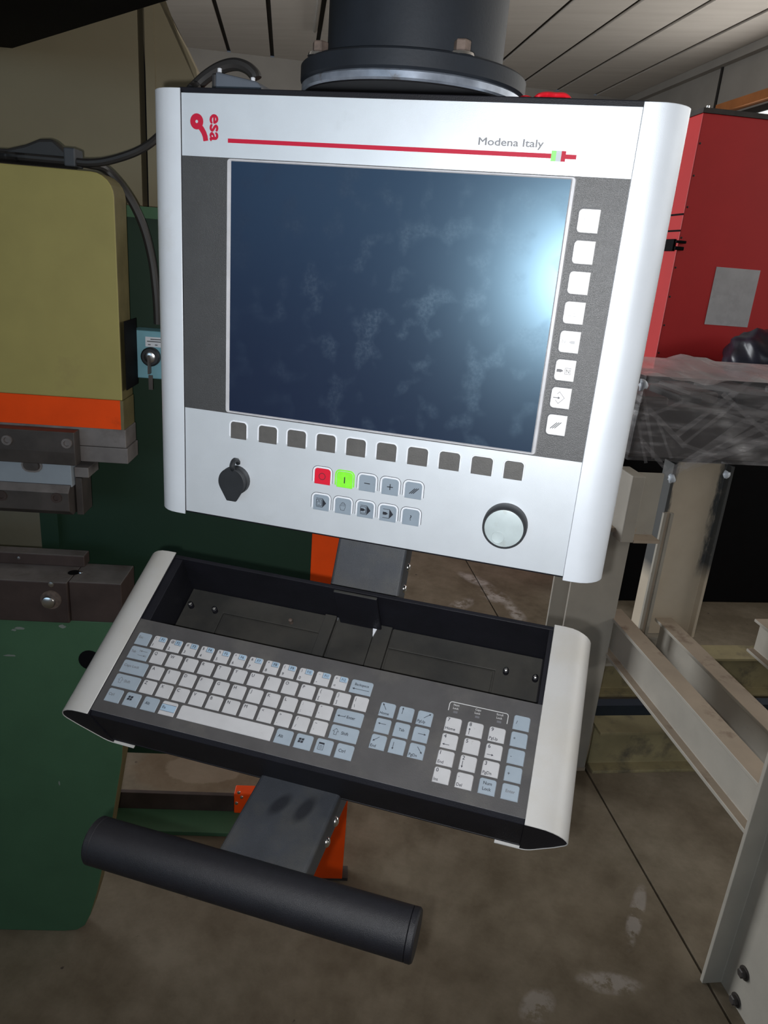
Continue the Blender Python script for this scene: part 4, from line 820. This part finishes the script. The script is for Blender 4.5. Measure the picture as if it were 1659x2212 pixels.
kkey(pu[3], ROW[4], 14.3, KH, 'blue', [text2d('Enter', 2.6, pu[3] + 7.2, ROW[4] + 6.0, 'c')], faded=True)
g = MB(); pth = [(322.2, 80.0), (322.2, 86.8), (323.0, 88.2), (324.2, 88.7), (372.8, 88.7), (374.0, 88.2), (374.6, 86.8), (374.6, 79.4)]
def flk(mb, vf, hgt, mi): mb.add([(v[0] / 1000, v[1] / 1000, hgt + lyr(v)) for v in vf[0]], [tuple(f) for f in vf[1]], mi)
flk(g, stroke2d(pth, 0.7), 0.0004, 0)
for cu_, a_ in ((328.4, 'Num'), (348.0, 'Caps'), (367.3, 'Scroll')):
    flk(g, text2d(a_, 1.9, cu_, 85.4, 'c'), 0.0004, 0); flk(g, text2d('Lock', 1.9, cu_, 82.2, 'c'), 0.0004, 0)
    flk(g, poly2d([(cu_ - 1.6, 78.6), (cu_ + 2.2, 78.6), (cu_ + 2.2, 80.6), (cu_ - 1.6, 80.6)]), 0.0004, 1)
g.build('lock_lamp_legend', ('printw', 'printg'), house, fix=False)
# --- connector housing behind the panel, red strap on top of it
ch = empty('connector_housing', (0, 0.11, H + 0.1748)); tag(ch, 'grey connector housing standing on the panel top behind the cable loop', 'connector')
MB().prism([(-0.2200, 0.0), (-0.1680, 0.0), (-0.1680, 0.0195), (-0.1730, 0.0245), (-0.2190, 0.0325)], 'y', -0.015, 0.02).build('housing_body', 'housing', ch, 0.002)
MB().box(-0.2245, -0.2202, -0.012, 0.018, 0.0, 0.031).build('housing_lever', 'cable', ch, 0.001)
for x, z in ((-0.2165, 0.0325), (-0.1795, 0.0250)):
    MB().lathe([(0.0022, 0), (0.0022, 0.0035), (0.001, 0.0042)], (x, -0.010, z), 'z', 10).build('latch_pin', 'label', ch)
rs = MB()
rs.tube([(0.098, 0.03, 0.1775), (0.104, 0.028, 0.1785), (0.110, 0.03, 0.1775), (0.115, 0.028, 0.1805), (0.121, 0.03, 0.182), (0.128, 0.028, 0.1812), (0.135, 0.03, 0.1815), (0.1395, 0.032, 0.1785), (0.136, 0.045, 0.178), (0.12, 0.05, 0.179), (0.106, 0.046, 0.1785), (0.099, 0.036, 0.1775)], 0.0024, 8)
tag(rs.build('red_strap', 'redp'), 'glossy red plastic strap lying on top of the console', 'strap').location = (0, 0, H)
# ================================================================== RED CABINET
rc = empty('red_cabinet', B(1.683, 2.70, 0), PHI - math.radians(2)); tag(rc, 'tall red steel cabinet with paper sheet stuck on its face', 'cabinet')
RX = (rc.matrix_basis.to_3x3() @ Vector((1, 0, 0))); RN = (rc.matrix_basis.to_3x3() @ Vector((0, 1, 0)))
def rcl(px, py, t=0.0):
    p = onplane(px, py, RN, rc.location + RN * t) - rc.location; return p.dot(RX), p.z
ztop = rcl(1519, 243)[1]
MB().box(0, 1.1, 0.0, 0.8, 0.0, ztop).build('cabinet_body', 'red', rc, 0.004)
MB().box(-0.004, 1.1, -0.004, 0.8, ztop, ztop + 0.02).build('cabinet_lid', 'toold', rc)
a0, c1 = rcl(1546, 576); a1, c0 = rcl(1613, 709); MB().box(a0 + 0.004, a0 + 0.222, -0.002, 0.0, c0 + 0.004, c1).build('paper_sheet', 'paper', rc)
_, hz = rcl(1460, 530)
hg = MB().box(-0.012, 0.0, 0.02, 0.13, hz - 0.025, hz + 0.028).build('side_latch', 'boom', rc, 0.004)
MB().box(-0.014, 0.028, -0.014, 0.0, hz - 0.02, hz - 0.004).build('latch_hook', 'boom', hg, 0.003); MB().box(-0.014, 0.034, -0.014, 0.0, hz + 0.010, hz + 0.022).build('latch_hook', 'boom', hg, 0.003)
for dz in (0.06, 0.13): MB().box(-0.002, 0.0, 0.0, 0.8, hz + dz, hz + dz + 0.008).build('side_groove', 'boom', rc)
for k in range(9):
    z = ztop - 0.12 - k * 0.13; MB().lathe([(0.005, 0), (0.004, 0.002), (0.001, 0.003)], (0.012, 0, z), 'y', 8).build('rivet', 'toold', rc)
MB().lathe([(0.007, 0), (0.007, 0.012), (0.002, 0.014)], (0.025, 0.02, ztop + 0.02), 'z', 8).build('lid_bolt', 'steel', rc)
# ================================================================== STEEL STAND
sf = empty('steel_stand', B(0.88, 1.1, 0), PHI); tag(sf, 'cream painted steel beam stand with bolted posts carrying the wrapped load', 'stand')
# local axes: x along E1, y along E2; local origin at b1 0.88, b2 1.1
def ibeam(name, axis, c, a, b, w, h, tf, tw, mat, vertical_web=True, rot=False):
    """I section swept along axis; c = centre of section (two other coords); w flange width, h depth"""
    p = [(-w / 2, -h / 2), (w / 2, -h / 2), (w / 2, -h / 2 + tf), (tw / 2, -h / 2 + tf), (tw / 2, h / 2 - tf), (w / 2, h / 2 - tf), (w / 2, h / 2), (-w / 2, h / 2), (-w / 2, h / 2 - tf), (-tw / 2, h / 2 - tf), (-tw / 2, -h / 2 + tf), (-w / 2, -h / 2 + tf)]
    if rot: p = [(q, -r) for r, q in p]
    o = MB().prism([(c[0] + a_, c[1] + b_) for a_, b_ in p], axis, a, b).build(name, (mat, 'frame2'), sf, 0.0015)
    if axis == 'y':
        for f in o.data.polygons: f.material_index = 1 if f.normal.z > 0.9 else 0
    return o
p1 = ibeam('rear_post', 'z', (-0.075, 0.065), 0.012, 0.80, 0.15, 0.13, 0.010, 0.008, 'frame')
MB().box(-0.155, 0.002, 0.0, 0.135, 0.0, 0.012).build('post_base', 'frame2', sf)
MB().box(-0.155, 0.006, -0.008, 0.135, 0.80, 0.812).build('cap_plate', 'frame2', sf)
MB().box(-0.055, -0.018, -0.05, 0.05, 0.785, 0.972).build('top_stub', 'frame', sf, 0.003)
MB().box(-0.018, 0.058, -0.002, 0.008, 0.785, 0.968).build('stub_web', 'frame', sf); MB().box(-0.018, 0.058, -0.05, -0.002, 0.785, 0.793).build('stub_lip', 'frame2', sf)
ibeam('near_post', 'z', (0.043, -0.83), 0.0, 1.0, 0.10, 0.26, 0.010, 0.010, 'frame')
for (px_, py_) in ((1608, 2102), (1590, 2160)):
    q = on_b1(px_, py_, 0.917); ly = q.dot(E2) - 1.1
    g = MB().lathe([(0.0105, 0), (0.0105, -0.010), (0.008, -0.012)], (0.0375, ly, q.z), 'x', 6, 0, False); g.lathe([(0.015, 0), (0.015, -0.002), (0.010, -0.002)], (0.0375, ly, q.z), 'x', 16); g.build('post_bolt', 'toold', sf)
ibeam('side_beam', 'y', (0.02, 0.47), -0.70, 0.06, 0.052, 0.125, 0.010, 0.008, 'frame')
ibeam('side_beam', 'y', (0.27, 0.375), -0.55, 0.195, 0.058, 0.12, 0.010, 0.008, 'frame')
ibeam('side_beam', 'y', (0.62, 0.375), -0.45, 0.195, 0.058, 0.12, 0.010, 0.008, 'frame')
col2 = ibeam('patched_column', 'z', (0.0, 0.0), 0.36, 0.945, 0.06, 0.197, 0.010, 0.008, 'patched', rot=True); col2.location = (0.297, 0.23, 0)
ibeam('cross_beam', 'x', (0.24, 0.305), -0.005, 0.39, 0.08, 0.108, 0.010, 0.008, 'frame')
q = [on_b2(1200 + x / 3.159, 1000 + y / 3.159, 1.27) for x, y in ((655, 560), (715, 640), (560, 1215), (630, 1250))]
xs_ = [p.dot(E1) - 0.88 for p in q]; xm = (min(xs_) + max(xs_)) / 2
MB().box(xm - 0.014, xm - 0.004, 0.165, 0.175, 0.36, 0.80).build('angle_strut', 'frame', sf); MB().box(xm + 0.008, xm + 0.018, 0.165, 0.175, 0.36, 0.80).build('angle_strut', 'frame', sf); MB().box(xm - 0.004, xm + 0.008, 0.172, 0.178, 0.36, 0.80).build('angle_strut', 'frame2', sf)
ibeam('sill_beam', 'x', (0.03, 0.075), 0.02, 1.4, 0.09, 0.15, 0.010, 0.008, 'timber')
ibeam('sill_beam', 'x', (0.42, 0.10), -0.1, 1.6, 0.10, 0.16, 0.010, 0.008, 'timber')
MB().box(0.05, 1.5, 0.20, 0.24, 0.055, 0.10).build('gap_strip', 'navy', sf)  # dark blue strip filling the gap between the sill beams
# ================================================================== WRAPPED LOAD
LB1, LB2, LZ = 0.886, 1.20, 0.976
wlx = empty('wrapped_load', B(LB1, LB2, LZ), PHI); tag(wlx, 'dark machine parts wrapped in wrinkled clear plastic film', 'wrapped load')
R2 = random.Random(3); LX, LY, LH = 1.45, 0.52, 0.236
MB().box(0.012, 1.4, 0.04, 0.48, 0.0, 0.15).build('load_core', 'core', wlx, 0.01)
for k in range(12):
    x = 0.03 + k * 0.06 + R2.random() * 0.03; w_ = 0.03 + R2.random() * 0.10; y = 0.03 + R2.random() * 0.12
    MB().box(x, x + w_, y, y + 0.1 + R2.random() * 0.2, 0.01, 0.10 + R2.random() * 0.11).build('load_piece', 'core' if k % 3 else 'brown', wlx, 0.008)
def film():
    g = MB()
    def wob(p): return 0.010 * math.sin(9 * p[0] + 13 * p[2] + 3 * p[1]) + 0.007 * math.sin(23 * p[0] - 17 * p[1] + 31 * p[2]) + 0.004 * math.sin(61 * p[0] + 47 * p[2])
    def quadgrid(P0, U, V, nu, nv, nrm, mi=0):
        vs = []; fs = []
        for j in range(nv + 1):
            for i in range(nu + 1):
                p = Vector(P0) + Vector(U) * (i / nu) + Vector(V) * (j / nv); p += Vector(nrm) * wob(p) * (1 if 0 < i < nu and 0 < j < nv else 0); vs.append(p)
        for j in range(nv):
            for i in range(nu): a = j * (nu + 1) + i; fs.append((a, a + 1, a + nu + 2, a + nu + 1))
        g.add(vs, fs, mi, True)
    quadgrid((-0.01, 0, 0.001), (LX, 0, 0), (0.01, 0.012, LH), 60, 16, (0, -1, 0)); quadgrid((-0.01, 0, 0.001), (0, LY, 0), (0.01, 0.0, LH), 30, 12, (-1, 0, 0)); quadgrid((0, 0.012, LH), (LX, 0, 0), (0, LY - 0.012, -0.004), 60, 24, (0, 0, 1), 1)
    return g
film().build('stretch_film', ('film', 'filmtop'), wlx)
def film_band(pts, w, name='film_band', mat='filmband'):
    P = []
    for (px, py) in pts:
        p = on_b2(px, py, LB2 - 0.012) - B(LB1, LB2, LZ); P.append((p.dot(E1), p.z))
    vs, fs = stroke2d(P, w); g = MB(); k = [0.004 * math.sin(i * 1.7 + w * 900) for i in range(len(vs))]
    g.add([(a, -0.012 + k[i], b) for i, (a, b) in enumerate(vs)], fs, 0, True); return g.build(name, mat, wlx, fix=False)
BANDS = [((1440, 1030), (1680, 868), 0.030), ((1450, 1022), (1680, 905), 0.020), ((1462, 940), (1640, 810), 0.016), ((1470, 965), (1590, 870), 0.010), ((1385, 905), (1475, 868), 0.010), ((1470, 868), (1680, 930), 0.012), ((1388, 840), (1412, 990), 0.010),
         ((1398, 880), (1480, 965), 0.014), ((1480, 962), (1560, 990), 0.010), ((1400, 822), (1680, 905), 0.018), ((1400, 818), (1680, 850), 0.022), ((1372, 880), (1395, 1000), 0.008), ((1480, 1010), (1680, 940), 0.024), ((1420, 905), (1450, 990), 0.008), ((1560, 850), (1680, 960), 0.012), ((1385, 950), (1440, 1015), 0.012)]
for p0, p1, w in BANDS: film_band([p0, ((p0[0] * 2 + p1[0]) / 3, (p0[1] * 2 + p1[1]) / 3), ((p0[0] + p1[0] * 2) / 3, (p0[1] + p1[1] * 2) / 3), p1], w)
def scrap(px, py, b2, r, name, seed):
    me = bpy.data.meshes.new(name); bm = bmesh.new(); bmesh.ops.create_icosphere(bm, subdivisions=2, radius=r); rr = random.Random(seed)
    for v in bm.verts: v.co *= 0.6 + 0.7 * rr.random(); v.co.x *= 0.8
    for f in bm.faces: f.smooth = True
    bm.to_mesh(me); bm.free(); o = new_obj(name, me, wlx, ('scrap',)); p = on_b2(px, py, b2) - B(LB1, LB2, LZ); o.location = (p.dot(E1), p.dot(E2), p.z)
scrap(1388, 832, LB2 - 0.01, 0.015, 'film_knot', 1); scrap(1450, 1034, LB2 - 0.012, 0.013, 'film_scrap', 2); scrap(1570, 1025, LB2 - 0.012, 0.011, 'film_scrap', 3)
bgm = bpy.data.meshes.new('plastic_bag'); bm = bmesh.new(); bmesh.ops.create_icosphere(bm, subdivisions=4, radius=0.17)
for v in bm.verts: v.co *= 1 + 0.10 * math.sin(9 * v.co.x * 6 + 4 * v.co.z * 7) * math.sin(31 * v.co.y + 2); v.co.z = max(-0.09, v.co.z * 0.75)
for f in bm.faces: f.smooth = True
bm.to_mesh(bgm); bm.free(); bgo = new_obj('plastic_bag', bgm, None, ('bag',)); bp = toB(on_b2(1652, 765, 2.46)); bgo.location = B(bp.x, bp.y, 1.155); tag(bgo, 'dark crumpled plastic bag on the dark crate behind the wrapped load', 'bag')
# dark block added to cover the cabinet foot and darken the background
dk = bbox(MB(), 1.38, 3.2, 2.30, 2.62, 0, 1.06).build('dark_backdrop', 'boom', None, 0.01); tag(dk, 'dark crate added to darken the view behind the steel stand', 'backdrop')
